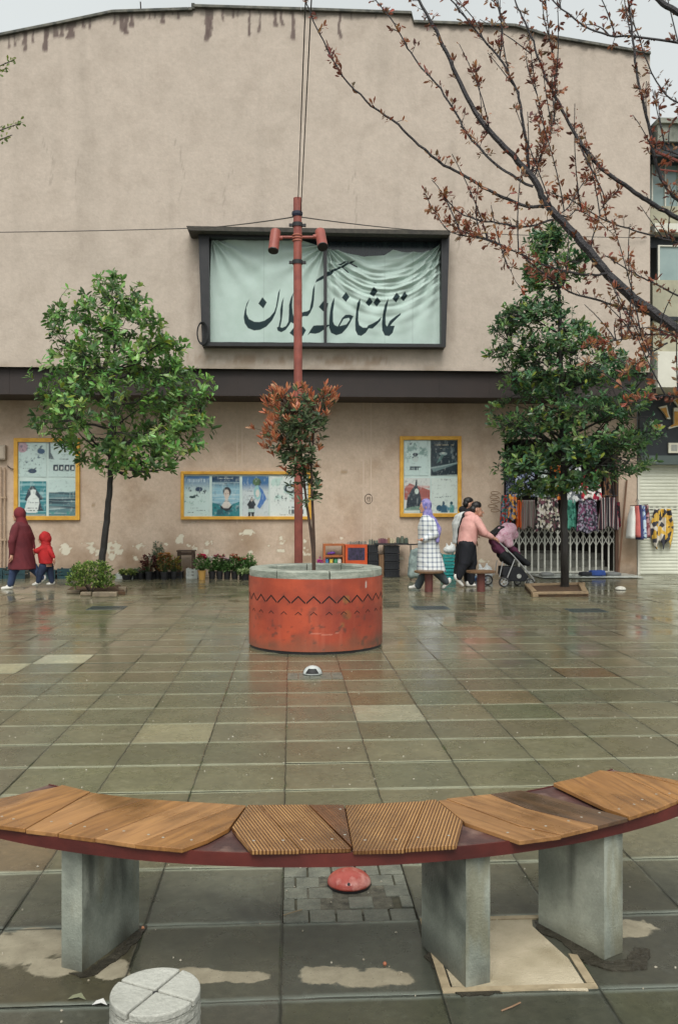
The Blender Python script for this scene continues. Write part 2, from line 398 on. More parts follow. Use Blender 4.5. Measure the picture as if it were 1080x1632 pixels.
def upper_wall():
    xs = np.arange(Xl, Xr, .028); xs = np.append(xs, Xr); zt = ztop(xs)
    dd = np.concatenate([np.arange(0, 1.7, .04), np.linspace(1.75, 1, 1)[:0], np.linspace(1.8, 7.6, 60)])
    P = np.zeros((len(dd)+1, len(xs), 3)); P[..., 0] = xs; P[..., 1] = YU
    for i, d in enumerate(dd): P[i, :, 2] = np.maximum(zt - d, zb + .3 - .004 * i)
    P[-1, :, 2] = zb
    P[:-1, :, 2] = np.maximum(P[:-1, :, 2], zb + .001 * (len(dd) - np.arange(len(dd)))[:, None])
    D = zt[None, :] - P[..., 2]; X = P[..., 0]; Z = P[..., 2]
    col = np.zeros(P.shape[:2] + (4,)); dc = lin(92, 76, 72)
    n1 = noise2(X, Z, 6, 4, 1); n2 = noise2(X, Z, 14, 3, 2)
    mpp = YU / F
    drips = [(25,38,3),(40,36,3),(62,36,3),(70,52,4),(88,36,3),(122,62,6),(128,30,6),(148,34,7),(163,36,5),(190,44,8),(183,22,5),(200,20,4),(222,26,4),(237,30,3),(303,32,3),(325,50,7),(322,24,6),(335,56,5),(350,40,5),(382,18,2),(398,22,3),(410,20,2),(435,34,5),(458,14,2),(475,24,3),(500,10,4)]
    drips = [(p*.6, l*.66, w*1.05) for p, l, w in drips]
    drips += [(329,56,6),(333,50,6),(337,38,5),(356,24,3),(371,18,3),(380,16,2),(398,46,4),(413,40,3),(440,30,5),(449,28,5),(466,50,6),(503,16,4),(541,46,4),(560,14,2),(600,12,2)]
    for px, l, w in drips:
        x0 = at(px, 30, YU).x; lw = w * mpp * .5; ln = l * mpp
        wob = (noise2(X*0+x0, Z, 5, 3, int(px)) - .5) * .08
        wid = lw * (.55 + .7 * noise2(X*0+x0*3, Z, 7, 2, int(px)+3)) * (1 + .6 * np.exp(-((D-ln*.85)/(.14*ln+.02))**2))
        a = np.clip((wid - np.abs(X - x0 - wob)) / .02 + .5, 0, 1) * np.clip((ln - D) / .06, 0, 1) * (.55 + .6*n2)
        col = over(col, dc, np.clip(a*1.2, 0, .9))
    a = np.clip((.16 + .25*(n1-.5) - D) / .08, 0, 1) * .7; col = over(col, lin(84, 78, 70), a)
    # faint grey weathering
    w = noise2(X, Z, 1.6, 6, 9); a = np.clip((w - .5) * 2.4, 0, 1) * .2 * np.clip(1.5 - D/5, .2, 1); col = over(col, lin(132, 124, 112), a)
    st = noise2(X*3.2, Z*.25, 1, 4, 12); a = np.clip((st - .6) * 4, 0, 1) * .16; col = over(col, lin(120, 112, 100), a)
    # rust and dirt below the hoarding window and along the bottom arris
    Bz = Z - zb
    wx0, wx1 = at(298, 560, YU).x, at(620, 560, YU).x
    a = np.clip((n1 - .42) * 5, 0, 1) * np.clip(1 - np.abs(Bz - .2) / .16, 0, 1) * ((X > wx0) & (X < wx1)) * .65; col = over(col, lin(128, 98, 66), a)
    a = np.clip((noise2(X, Z, 3, 4, 5) - .45) * 4, 0, 1) * np.clip(1 - Bz / .12, 0, 1) * .5; col = over(col, lin(120, 100, 74), a)
    rc = np.random.RandomState(6)
    for k in range(9):
        cx_, cz_ = rc.uniform(-6, 8), rc.uniform(5.5, 11.2); an = rc.uniform(-1.9, -1.2); ln_ = rc.uniform(.5, 1.6)
        u_ = (X-cx_)*math.cos(an)+(Z-cz_)*math.sin(an); v_ = -(X-cx_)*math.sin(an)+(Z-cz_)*math.cos(an)+(noise2(X, Z, 2.5, 5, 50+k)-.5)*.5
        col = over(col, lin(118, 108, 96), np.clip(1.2-np.abs(v_)/.014, 0, 1)*((u_ > 0)&(u_ < ln_))*.35)
    for ex in (at(308, 400, YU).x, at(716, 400, YU).x):
        a = np.clip(1 - np.abs(X - ex) / .18, 0, 1) * np.clip((at(500, 362, YU).z - Z)/.1, 0, 1) * np.clip((Z - at(500,560,YU).z)/.3, 0, 1) * np.clip(n1*1.4-.2, 0, 1) * .45
        col = over(col, lin(110, 94, 76), a)
    mb = MB().grid(P[:, :, :]); mb.f = [f[::-1] for f in mb.f]
    part('upper_wall', mb, plU, TH, cols=col.reshape(-1, 4))
    q = MB(); q.box(Xl, Xr, YU + .01, YW + .4, zb + .001, zb + .25); part('overhang', q, plU, TH)
    q = MB(); q.add([(Xr,YU,zb),(Xr,YW+6,zb),(Xr,YW+6,ztop(Xr)),(Xr,YU,ztop(Xr))], [(0,1,2,3)])
    q.box(Xr-.02, Xr + .12, YU + 1.5, YW + 6, zb, at(1042, 150, YU).z)
    part('side_wall', q, plU, TH)
    q = MB(); q.add([(Xl,YU+.3,zb),(Xl,YW+6,zb),(Xl,YW+6,ztop(Xl)),(Xl,YU+.3,ztop(Xl))], [(3,2,1,0)]); part('side_wall', q, plU, TH)
    q = MB(); cop = []
    for (xa, za), (xb, zb_) in zip(rl[:-1], rl[1:]):
        if xb - xa < .05:
            q.box(xa - .02, xb + .03, YU - .06, YU + .35, min(za, zb_), max(za, zb_) + .05); continue
        n = max(1, int((xb - xa) / 1.2))
        for k in range(n):
            a0 = xa + (xb-xa)*k/n; a1 = xa + (xb-xa)*(k+1)/n - .006; h0 = za + (zb_-za)*k/n; h1 = za + (zb_-za)*(k+1)/n
            q.add([(a0,YU-.07,h0-.03),(a1,YU-.07,h1-.03),(a1,YU+.4,h1-.03),(a0,YU+.4,h0-.03),(a0,YU-.05,h0+.035),(a1,YU-.05,h1+.035),(a1,YU+.4,h1+.05),(a0,YU+.4,h0+.05)],
                  [(0,3,2,1),(4,5,6,7),(0,1,5,4),(1,2,6,5),(2,3,7,6),(3,0,4,7)])
    part('coping', q, M('mossy coping', lin(44,48,46), lin(104,102,92), sc=6, rough=.9, bump=.8, bsc=20), TH)
    q = MB(); q.tube([at(225, 20, YU+.1), at(224, 3, YU+.1)], .015, 6); part('rod', q, brown, TH)
upper_wall()
XD0, XD1 = at(803, 900, YW).x, at(979, 900, YW).x; XR1 = at(1014, 900, YW).x; ZD = at(880, 700, YW).z
zl = at(400, 631, YW).z
def lower_wall():
    for nm, xa, xb, za, zb2 in (('lower_wall', Xl, XD0, 0, zl), ('door_pillar', XD1, XR1, 0, zl), ('door_lintel', XD0, XD1, ZD, zl)):
        xs = np.arange(xa, xb, .025); xs = np.append(xs, xb); zs = np.concatenate([np.arange(za, min(za+1.4, zb2), .025), np.linspace(min(za+1.4, zb2), zb2, 40)])
        P = np.zeros((len(zs), len(xs), 3)); P[..., 0] = xs; P[..., 1] = YW; P[..., 2] = zs[:, None]
        X = P[..., 0]; Z = P[..., 2]; col = np.zeros(P.shape[:2] + (4,))
        n1 = noise2(X, Z, 9, 5, 3); n2 = noise2(X, Z, 2.2, 5, 4)
        a = np.clip((n2 - .42) * 3, 0, 1) * np.clip(1.25 - Z, 0, 1) * .75; col = over(col, lin(134, 108, 80), a)
        a = np.clip(.25 + (n1-.5)*.3 - Z, 0, 1) * 4 * .6; col = over(col, lin(96, 84, 68), np.clip(a, 0, .7))
        a = np.clip((noise2(X*2.5, Z*.3, 1, 4, 21) - .55) * 4, 0, 1) * .22; col = over(col, lin(138, 116, 96), a)
        if nm == 'lower_wall':
            for px, py, r in [(106,878,13),(104,868,8),(145,873,16),(158,880,10),(180,872,17),(178,888,14),(190,880,10),(223,871,11),(212,872,6),(215,888,7),(285,861,7),(303,870,12),(312,876,9),(330,868,10),(325,880,8),(289,855,5),(385,853,11),(396,848,10),(407,849,5),(449,865,12),(447,877,7),(428,870,5),(486,862,8),(487,880,10),(545,858,6),(531,868,5),(530,880,6),(655,900,9),(640,890,6),(770,895,8),(700,905,6),(400,880,4),(265,868,5),(238,888,6),(160,832,7),(310,832,10)]:
                c = at(px, py, YW); rr = r * YW / F * .52
                sq = 2.2 if py == 832 else 1.25
                q = np.hypot((X-c.x)/(rr*1.35), (Z-c.z)/(rr*(.3 if py == 832 else 1)))
                a = np.clip((.95 - q + (n1-.5)*3.4) * 6, 0, 1) * (q < 1.9); col = over(col, lin(208, 202, 182), a*.95)
                a = np.clip((1.3 - q + (n1-.5)*2.8) * 4, 0, 1) * (q < 2.2) * .25; col = over(col, lin(150, 120, 92), a*(col[..., 3] < .9))
            for px, py, r in [(548,752,6),(195,750,9),(712,748,7),(149,805,2.5),(145,770,1.5)]:   # rust spots
                c = at(px, py, YW); q = np.hypot((X-c.x), (Z-c.z)*1.6) / (r*YW/F)
                col = over(col, lin(140, 112, 62), np.clip((1.1 - q)*2.5 + (n1-.5)*2, 0, 1)*.6)
        mb = MB().grid(P)
        part(nm, mb, plL, TH, cols=col.reshape(-1, 4))
    zf = at(400, 631, YU+.14).z; q = MB(); q.box(Xl, XR1, YU+.14, YW+.3, zf, zb-.001); part('overhang_shade_beam', q, brown, TH)  # beam coloured dark brown to stand for the shadow band under the overhang
    for px in (15, 130, 250, 380, 505, 583, 700, 780): x = at(px, 600, YU+.14).x; q = MB(); q.box(x-.006, x+.006, YU+.134, YU+.14, zf, zb-.003); part('fascia_seam', q, brown, TH)
    rbm = M('rib render', lin(200,181,162), lin(186,168,148), sc=2, rough=.9)
    for px in (378, 386, 579, 591): x = at(px, 700, YW).x; q = MB(); q.box(x-.014, x+.014, YW-.008, YW+.01, 1.2 if px < 500 else .3, zl-.003); part('render_rib', q, rbm, TH)
    # doorway reveal, dark room and steps
    dk = M('dark reveal', lin(60,54,48), lin(40,38,36), sc=2, rough=.8)
    q = MB(); q.box(XD0-.1, XD0, YW+.005, YW+2.5, 0, ZD); q.box(XD1, XD1+.1, YW+.005, YW+2.5, 0, ZD); q.box(XD0-.1, XD1+.1, YW+2.5, YW+2.6, 0, ZD+.1); q.box(XD0-.1, XD1+.1, YW+.005, YW+2.5, ZD, ZD+.1)
    part('doorway', q, dk, TH)
    q = MB()
    for k in range(3): q.box(XD0, XD1, YW+.35+k*.3, YW+2.4, k*.15, (k+1)*.15)
    part('step', q, M('grey stone step', lin(150,150,140), lin(120,120,110), sc=4, rough=.7), TH)
    q = MB(); x = at(981, 800, YW).x; q.box(x-.03, x+.04, YW-.05, YW+.02, 0, ZD); part('door_post', q, M('brown post', lin(92,66,50), rough=.7), TH)
lower_wall()

# ------------------------------------------------------------------ neighbouring shop building
def neighbour():
    N_ = thing('shop_building', (XR1+2, 22, 0), 'pale shop building at the right edge with rolled shutter and stained upper floor', 'building')
    conc = M('stained grey concrete', lin(150,152,140), lin(98,102,92), sc=3, rough=.9, bump=.4, c3=lin(84,88,76), sc3=1.2)
    wht = M('white render', lin(212,210,196), lin(196,194,180), sc=2, rough=.85)
    cream = M('cream panel', lin(170,166,142), lin(146,144,124), sc=3, rough=.8)
    glass = M('mint window glass', lin(150,166,162), lin(120,140,138), sc=.8, rough=.15)
    dark = M('dark blue grey metal', lin(34,42,46), lin(26,32,36), sc=3, rough=.5)  # dark tone for window heads, strip, slots and sign board
    x0 = XR1 + .01; xR = x0 + 6; YN = YW + .02; YF = YU - .1
    xf = Xr + .13
    z = lambda py, Y=YF: at(1060, py, Y).z
    q = MB(); q.box(xf, xR, YF, YN + 3, z(617), z(560)); part('shop_fascia', q, wht, N_)
    q = MB(); q.box(xf, xR, YF+.25, YN+3, z(560)-.002, z(507)); q.box(xf, xR, YF+.27, YN+3, z(501), z(441)); part('spandrel', q, cream, N_)
    q = MB(); q.box(xf, xR, YF+.2, YN+3, z(507), z(501)); q.box(xf, xR, YF+.5, YN+3, z(384), z(366)); part('window_head', q, dark, N_)
    for px in (1046, 1110): 
        a = at(px, 400, YF+.35); q = MB(); q.box(a.x, a.x+.78, YF+.33, YF+.36, z(441), z(384)); w = part('window', q, glass, N_)
        q = MB()
        for t in (0, .74): q.box(a.x+t, a.x+t+.04, YF+.29, YF+.33, z(441), z(384))
        q.box(a.x+.04, a.x+.74, YF+.29, YF+.33, z(386), z(384)); part('frame', q, wht, w)
    q = MB(); q.box(xf, xR, YF+.15, YN+3, z(366), z(352)); part('ledge', q, wht, N_)
    q = MB(); q.box(xf, xR, YF+.4, YN+3, z(352)+.002, z(318)); part('balcony_front', q, cream, N_)
    q = MB(); q.box(xf, xR, YF+.6, YF+.64, z(318), z(246)); w = part('window', q, glass, N_, label='upper mint window')
    q = MB()
    for k in range(9): q.box(xf+.1+k*.3, xf+.13+k*.3, YF+.56, YF+.6, z(318), z(246))
    part('frame', q, wht, w)
    q = MB(); q.tube([at(1040,240,YF), at(1092,262,YF)], .03, 6); q.tube([at(1046,270,YF), at(1092,275,YF)], .02, 6); part('awning_bar', q, M('rusty red bar', lin(120,60,50), rough=.6), N_)
    q = MB(); q.box(xf, xR, YF+.1, YN+3, z(246), z(225)); part('dark_strip', q, dark, N_)  # dark strip between upper window and parapet
    q = MB(); q.box(xf, xR, YF, YN+3, z(225), z(198)); q.box(xf-.02, xR, YF-.08, YN+3, z(198), z(190)); part('parapet', q, conc, N_)
    # shutter
    q = MB(); zt = at(1050, 741, YN).z; P = []; n = int(zt / .0125)
    for k in range(n+1):
        zz = zt*k/n; ph = (zz / .078) % 1; P.append([(x0+.06, YN-.012*math.sin(math.pi*ph)**.6, zz), (xR, YN-.012*math.sin(math.pi*ph)**.6, zz)])
    q.grid(np.array(P)); part('roller_shutter', q, M('pale green white shutter', lin(206,208,190), lin(192,194,176), sc=3, rough=.45), N_)
    q = MB(); q.box(x0, x0+.06, YN-.05, YN+.02, 0, zt); part('shutter_rail', q, wht, N_)
    for k in range(8):
        for zz in (at(1040,808,YN).z, at(1040,812,YN).z):
            q = MB(); q.box(x0+.3+k*.14, x0+.3+k*.14+.07, YN-.016, YN-.012, zz-.006, zz+.006); part('shutter_slot', q, dark, N_)
    q = MB(); q.box(x0, xR, YN-.25, YN+1, zt, at(1050, 727, YN).z); part('shutter_box', q, M('grey green metal', lin(84,96,92), rough=.5), N_)
    q = MB(); q.box(x0, xR, YN-.15, YN+1, at(1050,727,YN).z+.002, z(617, YF)-.001); part('sign_board', q, dark, N_)
    sb = thing('shop_sign', (at(1065,670,YN-.2).x, YN-.2, at(1065,670,YN-.2).z), 'yellow and white shop lettering on the dark band above the roller shutter', 'sign')
    yl = M('yellow sign letter', lin(206,150,44), lin(184,128,36), sc=8, rough=.4); w2 = M('white letter outline', lin(226,222,200), rough=.4)
    Ys = YN - .19
    shp = [[(1048,649),(1061,646),(1064,660),(1067,668),(1062,668),(1058,660),(1054,655)], [(1038,671),(1044,671),(1046,677),(1054,676),(1054,683),(1040,684)], [(1072,650),(1098,650),(1098,682),(1078,680),(1064,684),(1064,681),(1072,677)], [(1071,638),(1084,628),(1100,640),(1080,650)]]
    for s in shp:
        cx = sum(p[0] for p in s)/len(s); cy = sum(p[1] for p in s)/len(s)
        q = MB(); q.vprism([(at(*p, Ys).x, at(*p, Ys).z) for p in s], Ys-.03, Ys+.03); part('letter_outline', q, w2, sb)
        q = MB(); q.vprism([(lambda v: (v.x, v.z))(at(cx+(p[0]-cx)*.74, cy+(p[1]-cy)*.74, Ys-.03)) for p in s], Ys-.04, Ys-.031); part('letter', q, yl, sb)
    a = at(1064, 722, Ys); b = at(1100, 706, Ys); q = MB(); q.box(a.x, b.x, Ys-.02, Ys+.03, a.z, b.z)
    o = mesh('notice_plate', q, w2, loc=(a.x+.2, Ys, a.z)); tag(o, 'small white plate with a grey square, under the yellow shop letters', 'sign')
    q = MB(); a = at(1068, 719, Ys); b = at(1078, 709, Ys); q.box(a.x, b.x, Ys-.024, Ys-.021, a.z, b.z); c = part('panel', q, M('grey print', lin(150,150,142), lin(176,176,166), sc=60, rough=.6), o)
    q = MB(); a = at(1081, 719, Ys); b = at(1096, 709, Ys); q.box(a.x, b.x, Ys-.024, Ys-.021, a.z, b.z); part('panel', q, M('grey print two', lin(140,140,132), lin(186,186,176), sc=60, rough=.6), o)
neighbour()

# ------------------------------------------------------------------ banner window
def banner_window():
    Yb = YU - .02
    bx = lambda x0, x1, y0, y1, pt, pb: None
    wd = thing('hoarding_window', at(515, 550, YU), 'wide dark framed recessed window with a hood, high on the theatre wall', 'window')
    dk = M('near black frame', lin(36,36,38), lin(24,25,28), sc=6, rough=.5)
    gl = M('dark dirty glass', lin(22,38,44), lin(14,26,32), sc=3, rough=.18, c3=lin(40,56,58), sc3=3, stretch=(3,1,.5))
    P = lambda px, py, Y=YU-.3: at(px, py, Y)
    Yf = YU - .3
    a, b = P(318, 370), P(712, 550)
    def quadbox(mb, p4, y0, y1): mb.vprism([(at(px, py, y0).x, at(px, py, y0).z) for px, py in p4], y0, y1)
    q = MB(); quadbox(q, [(316,366),(333,378),(334,545),(322,551)], Yf, YU+.01)
    quadbox(q, [(333,545),(703,548),(710,553),(322,551)], Yf, YU+.01)
    quadbox(q, [(703,378),(716,372),(710,553),(703,548)], Yf, YU+.01); part('frame', q, dk, wd)
    q = MB(); quadbox(q, [(316,364),(716,370),(703,380),(333,378)], Yf, YU+.01); part('top_frame', q, dk, wd)
    q = MB(); quadbox(q, [(326,372),(708,372),(708,549),(326,549)], YU-.04, YU-.02); part('glass', q, gl, wd)
    q = MB(); quadbox(q, [(297,360),(717,367),(717,374),(301,367)], YU-.55, YU); part('hood', q, M('weathered hood slab', lin(74,70,62), lin(50,48,44), sc=9, rough=.8, bump=.5), wd)
    q = MB(); quadbox(q, [(515.5,392),(521,392),(520.5,547),(516,547)], YU-.22, YU-.17); part('mullion', q, dk, wd)
    # cloth
    Yc = YU - .1
    px = np.linspace(335, 704, 560); top = np.interp(px, [335,338,420,470,513,520,545,580,612,626,640,665,685,703,704], [382,378,380,381,392,396,401,409,407,398,401,402,400,387,390])
    bot = np.interp(px, [335,520,704], [545,546,549]); nv = 270
    V = np.linspace(0, 1, nv)[:, None]; PY = top[None]*(1-V) + bot[None]*V; PX = np.repeat(px[None], nv, 0)
    PX = PX + np.interp(PY, [378, 470, 549], [2, -1, -1]) * (PX < 400) * np.clip((400-PX)/60, 0, 1)
    f = np.zeros(PX.shape)
    def fold(cx, cy, k, amp, fall, ph, a0=None, a1=None):
        dx = PX-cx; dy = PY-cy; r = np.hypot(dx, dy); th = np.arctan2(dy, dx)
        w = np.exp(-r/fall) * np.clip(r/14, 0, 1)
        if a0 is not None: w = w*np.clip((th-a0)/.25, 0, 1)*np.clip((a1-th)/.25, 0, 1)
        return amp*w*np.sin(k*th + ph + 2.2*noise2(PX, PY, .03, 2, int(cx)))
    right = np.clip((PX-519)/6, 0, 1); left = 1-right
    f += right*(fold(520, 392, 22, .085, 90, 0) + fold(705, 384, 26, .085, 120, 1))
    s = (PY - (402 + 0*PX)) - 48*(1-((PX-612)/92)**2)
    f += right*.032*np.sin(s*.36 + 1.4*noise2(PX, PY, .02, 3, 8))*np.exp(-((s-12)/46)**2)
    f += right*.022*np.sin(s*.8 + 3*noise2(PX, PY, .03, 2, 18))*np.exp(-((s-5)/30)**2)
    f += left*(fold(337, 378, 15, .07, 70, 2) + fold(518, 390, 16, .08, 70, 0) + .012*np.sin(PX*.11+3*noise2(PX, PY, .02, 3, 5)))
    f += .03*(noise2(PX, PY, .025, 4, 31)-.5) + .012*np.sin(PX*.5+PY*.08)*np.clip((392-PY)/14, 0, 1)*left
    a_ = (PX-CX)/F; b_ = (HY-PY)/F; dxr = sy_ + a_*cy_; dyr = cy_ - a_*sy_; k = Yc/dyr
    A = np.stack([dxr*k, np.full(PX.shape, Yc)+f*.68, CH+b_*k], -1)
    z1 = lambda L_: [(380+x/7.2, 400+y/7.2) for x, y in L_]
    z2 = lambda L_: [(510+x/7.2, 400+y/7.2) for x, y in L_]
    polys = [z1(p) for p in (
        [(130,545),(95,600),(70,690),(60,760),(72,830),(110,885),(180,912),(250,905),(320,870),(385,800),(425,720),(448,630),(464,540),(478,430),(455,480),(442,570),(430,640),(410,700),(360,760),(300,800),(240,815),(180,810),(120,780),(92,720),(90,650),(112,590)],
        [(275,530),(325,590),(285,660),(228,603)],
        [(520,525),(495,590),(478,680),(478,780),(460,870),(477,880),(497,790),(508,690),(511,600)],
        [(440,880),(450,915),(490,932),(540,905),(582,850),(600,815),(632,832),(642,780),(625,720),(614,620),(620,540),(636,470),(600,540),(580,620),(578,730),(572,810),(545,860),(500,882),(465,866)],
        [(622,830),(640,770),(735,700),(745,745),(680,822)],
        [(730,748),(740,700),(790,692),(815,675),(838,560),(852,440),(876,380),(866,560),(855,640),(822,712),(792,750)],
        [(880,368),(895,330),(960,282),(1080,208),(1080,262),(970,315)],
        [(585,940),(640,870),(690,930),(635,980)], [(685,930),(738,865),(775,910),(735,982)],
        [(790,970),(830,900),(860,858),(900,852),(985,850),(1060,845),(1010,880),(930,935),(880,950),(820,945)],
        [(920,640),(975,570),(1030,600),(1010,680),(970,690)])]
    polys += [z2(p) for p in (
        [(80,285),(180,225),(300,168),(405,115),(350,116),(230,175),(80,242)], [(200,155),(320,108),(332,124),(215,166)],
        [(165,525),(130,600),(112,700),(103,800),(102,880),(125,940),(185,965),(250,945),(310,880),(345,820),(382,748),(340,733),(290,735),(252,770),(202,865),(165,850),(147,810),(147,700),(162,600)],
        [(295,465),(340,520),(295,585),(248,538)],
        [(460,545),(425,600),(412,700),(402,820),(405,910),(430,965),(470,975),(520,940),(555,890),(600,892),(650,845),(690,800),(705,750),(660,800),(600,835),(550,855),(535,880),(490,880),(450,850),(436,790),(441,680),(460,600)],
        [(610,415),(658,465),(615,525),(568,490)], [(565,530),(605,580),(560,632),(520,595)], [(655,528),(695,580),(650,632),(610,590)],
        [(780,545),(742,620),(722,700),(708,820),(712,910),(740,970),(790,978),(830,940),(855,858),(805,855),(832,820),(920,735),(925,710),(860,750),(800,800),(768,865),(752,840),(752,720),(775,600)],
        [(875,475),(915,520),(870,592),(825,555)], [(970,462),(1002,510),(960,572),(920,540)])]
    hole = [z2([(222,862),(268,782),(330,768),(340,790),(302,842)])]
    cov = softpoly(PX, PY, polys, .7, hole)
    col = np.zeros(PX.shape + (4,))
    for sx in (420.5, 612.6, 657): col = over(col, lin(110,132,124), np.clip(1.1-np.abs(PX-sx)/.45, 0, 1)*.5)
    col = over(col, lin(24, 46, 50), cov)
    cm = M('mint white banner cloth', lin(190,208,200), lin(180,200,190), sc=3, rough=.85, paint=True, transl=.12)
    q = MB().grid(A[::-1])
    o = mesh('banner', q, cm, loc=at(520, 550, Yc), smooth=True, cols=col[::-1].reshape(-1, 4))
    tag(o, 'pale mint cloth banner with large dark Persian calligraphy, sagging in the wall window', 'banner')
    # coil of cable hanging at the window's lower left corner
    q = MB()
    for k in range(4):
        c = at(320.5, 531, YU-.36-k*.015); rx, rz = .075+.012*k, .2+.012*k
        q.tube([(c.x+rx*math.cos(t)+.01*k, c.y, c.z+rz*math.sin(t)) for t in np.linspace(0, 2*math.pi, 25)], .012, 6)
    o = mesh('cable_coil', q, dk, loc=at(320, 548, YU-.36)); tag(o, 'coil of black cable hanging at the lower left corner of the banner window', 'cable')
banner_window()

# ------------------------------------------------------------------ poster windows
postM = M('printed poster paper', (.8,.8,.8), (.76,.77,.77), sc=3, rough=.25, paint='mul', coat=.4)
def painter(w, h, ops, seed):
    nx, ny = int(w/.011)+2, int(h/.011)+2
    U, V = np.meshgrid(np.linspace(0, 1, nx), np.linspace(0, 1, ny)); col = np.zeros((ny, nx, 4)); col[..., 3] = 1
    for k, op in enumerate(ops):
        t = op[0]; sd = seed*31+k
        if t == 'fill': col = over(col, lin(*op[1]), np.ones(U.shape))
        elif t == 'grad': a = np.clip((V-op[2])/(op[3]-op[2]), 0, 1); col = over(col, lin(*op[1]), a)
        elif t == 'poly': col = over(col, lin(*op[1]), softpoly(U, V, [op[2]], .02))
        elif t == 'ell': q = ((U-op[2])/op[4])**2+((V-op[3])/op[5])**2; col = over(col, lin(*op[1]), np.clip((1-q)*4+.3, 0, 1))
        elif t == 'noise':     # colour, scale, threshold, region u0 u1 v0 v1, stretch
            n = noise2(U*w*op[7] if len(op) > 7 else U*w, V*h, op[2], 4, sd); u0, u1, v0, v1 = op[4:8] if False else op[4]
            a = np.clip((n-op[3])*9, 0, 1)*np.clip((U-u0)*20, 0, 1)*np.clip((u1-U)*20, 0, 1)*np.clip((V-v0)*14, 0, 1)*np.clip((v1-V)*14, 0, 1); col = over(col, lin(*op[1]), a*op[5])
        elif t == 'stripe':    # colour, freq, thresh, region, alpha
            n = noise2(U*w*.7, V*h*op[2], 1.6, 3, sd); u0, u1, v0, v1 = op[4]
            a = np.clip((n-op[3])*9, 0, 1)*((U > u0)&(U < u1)&(V > v0)&(V < v1)); col = over(col, lin(*op[1]), a*op[5])
        elif t == 'text':      # colour, u0,u1,v0,v1
            u0, u1, v0, v1 = op[2]; r = np.random.RandomState(sd); n = max(3, int((u1-u0)*w/.03)); kk = r.rand(n*3)
            i = np.clip(((U-u0)/(u1-u0)*n*3).astype(int), 0, n*3-1); a = (kk[i] > .35)*((U > u0)&(U < u1)&(V > v0)&(V < v1)); col = over(col, lin(*op[1]), a*.85)
    d = noise2(U*w, V*h, 26, 4, seed+77); e = noise2(U*w*2, V*h, 12, 3, seed+78); lum = col[..., :3].mean(-1)
    col = over(col, lin(60,84,92), np.clip((d-.62)*7, 0, 1)*.28); col = over(col, lin(214,226,222), np.clip((e-.62)*7, 0, 1)*.28)
    r2 = np.random.RandomState(seed+5); 
    for q_ in range(3):
        v0 = r2.uniform(.03, .97); u0 = r2.uniform(.08, .5); i = (U*w/.011).astype(int); kk = r2.rand(400); a = (kk[np.clip(i, 0, 399)] > .45)*(np.abs(V-v0) < .012)*((U > u0)&(U < u0+.35)); col = over(col, lin(90,100,104), a*.6)
    return nx, ny, col
TE = (48,132,140); DN = (34,50,62); PA = (200,222,216); WH = (226,234,228)
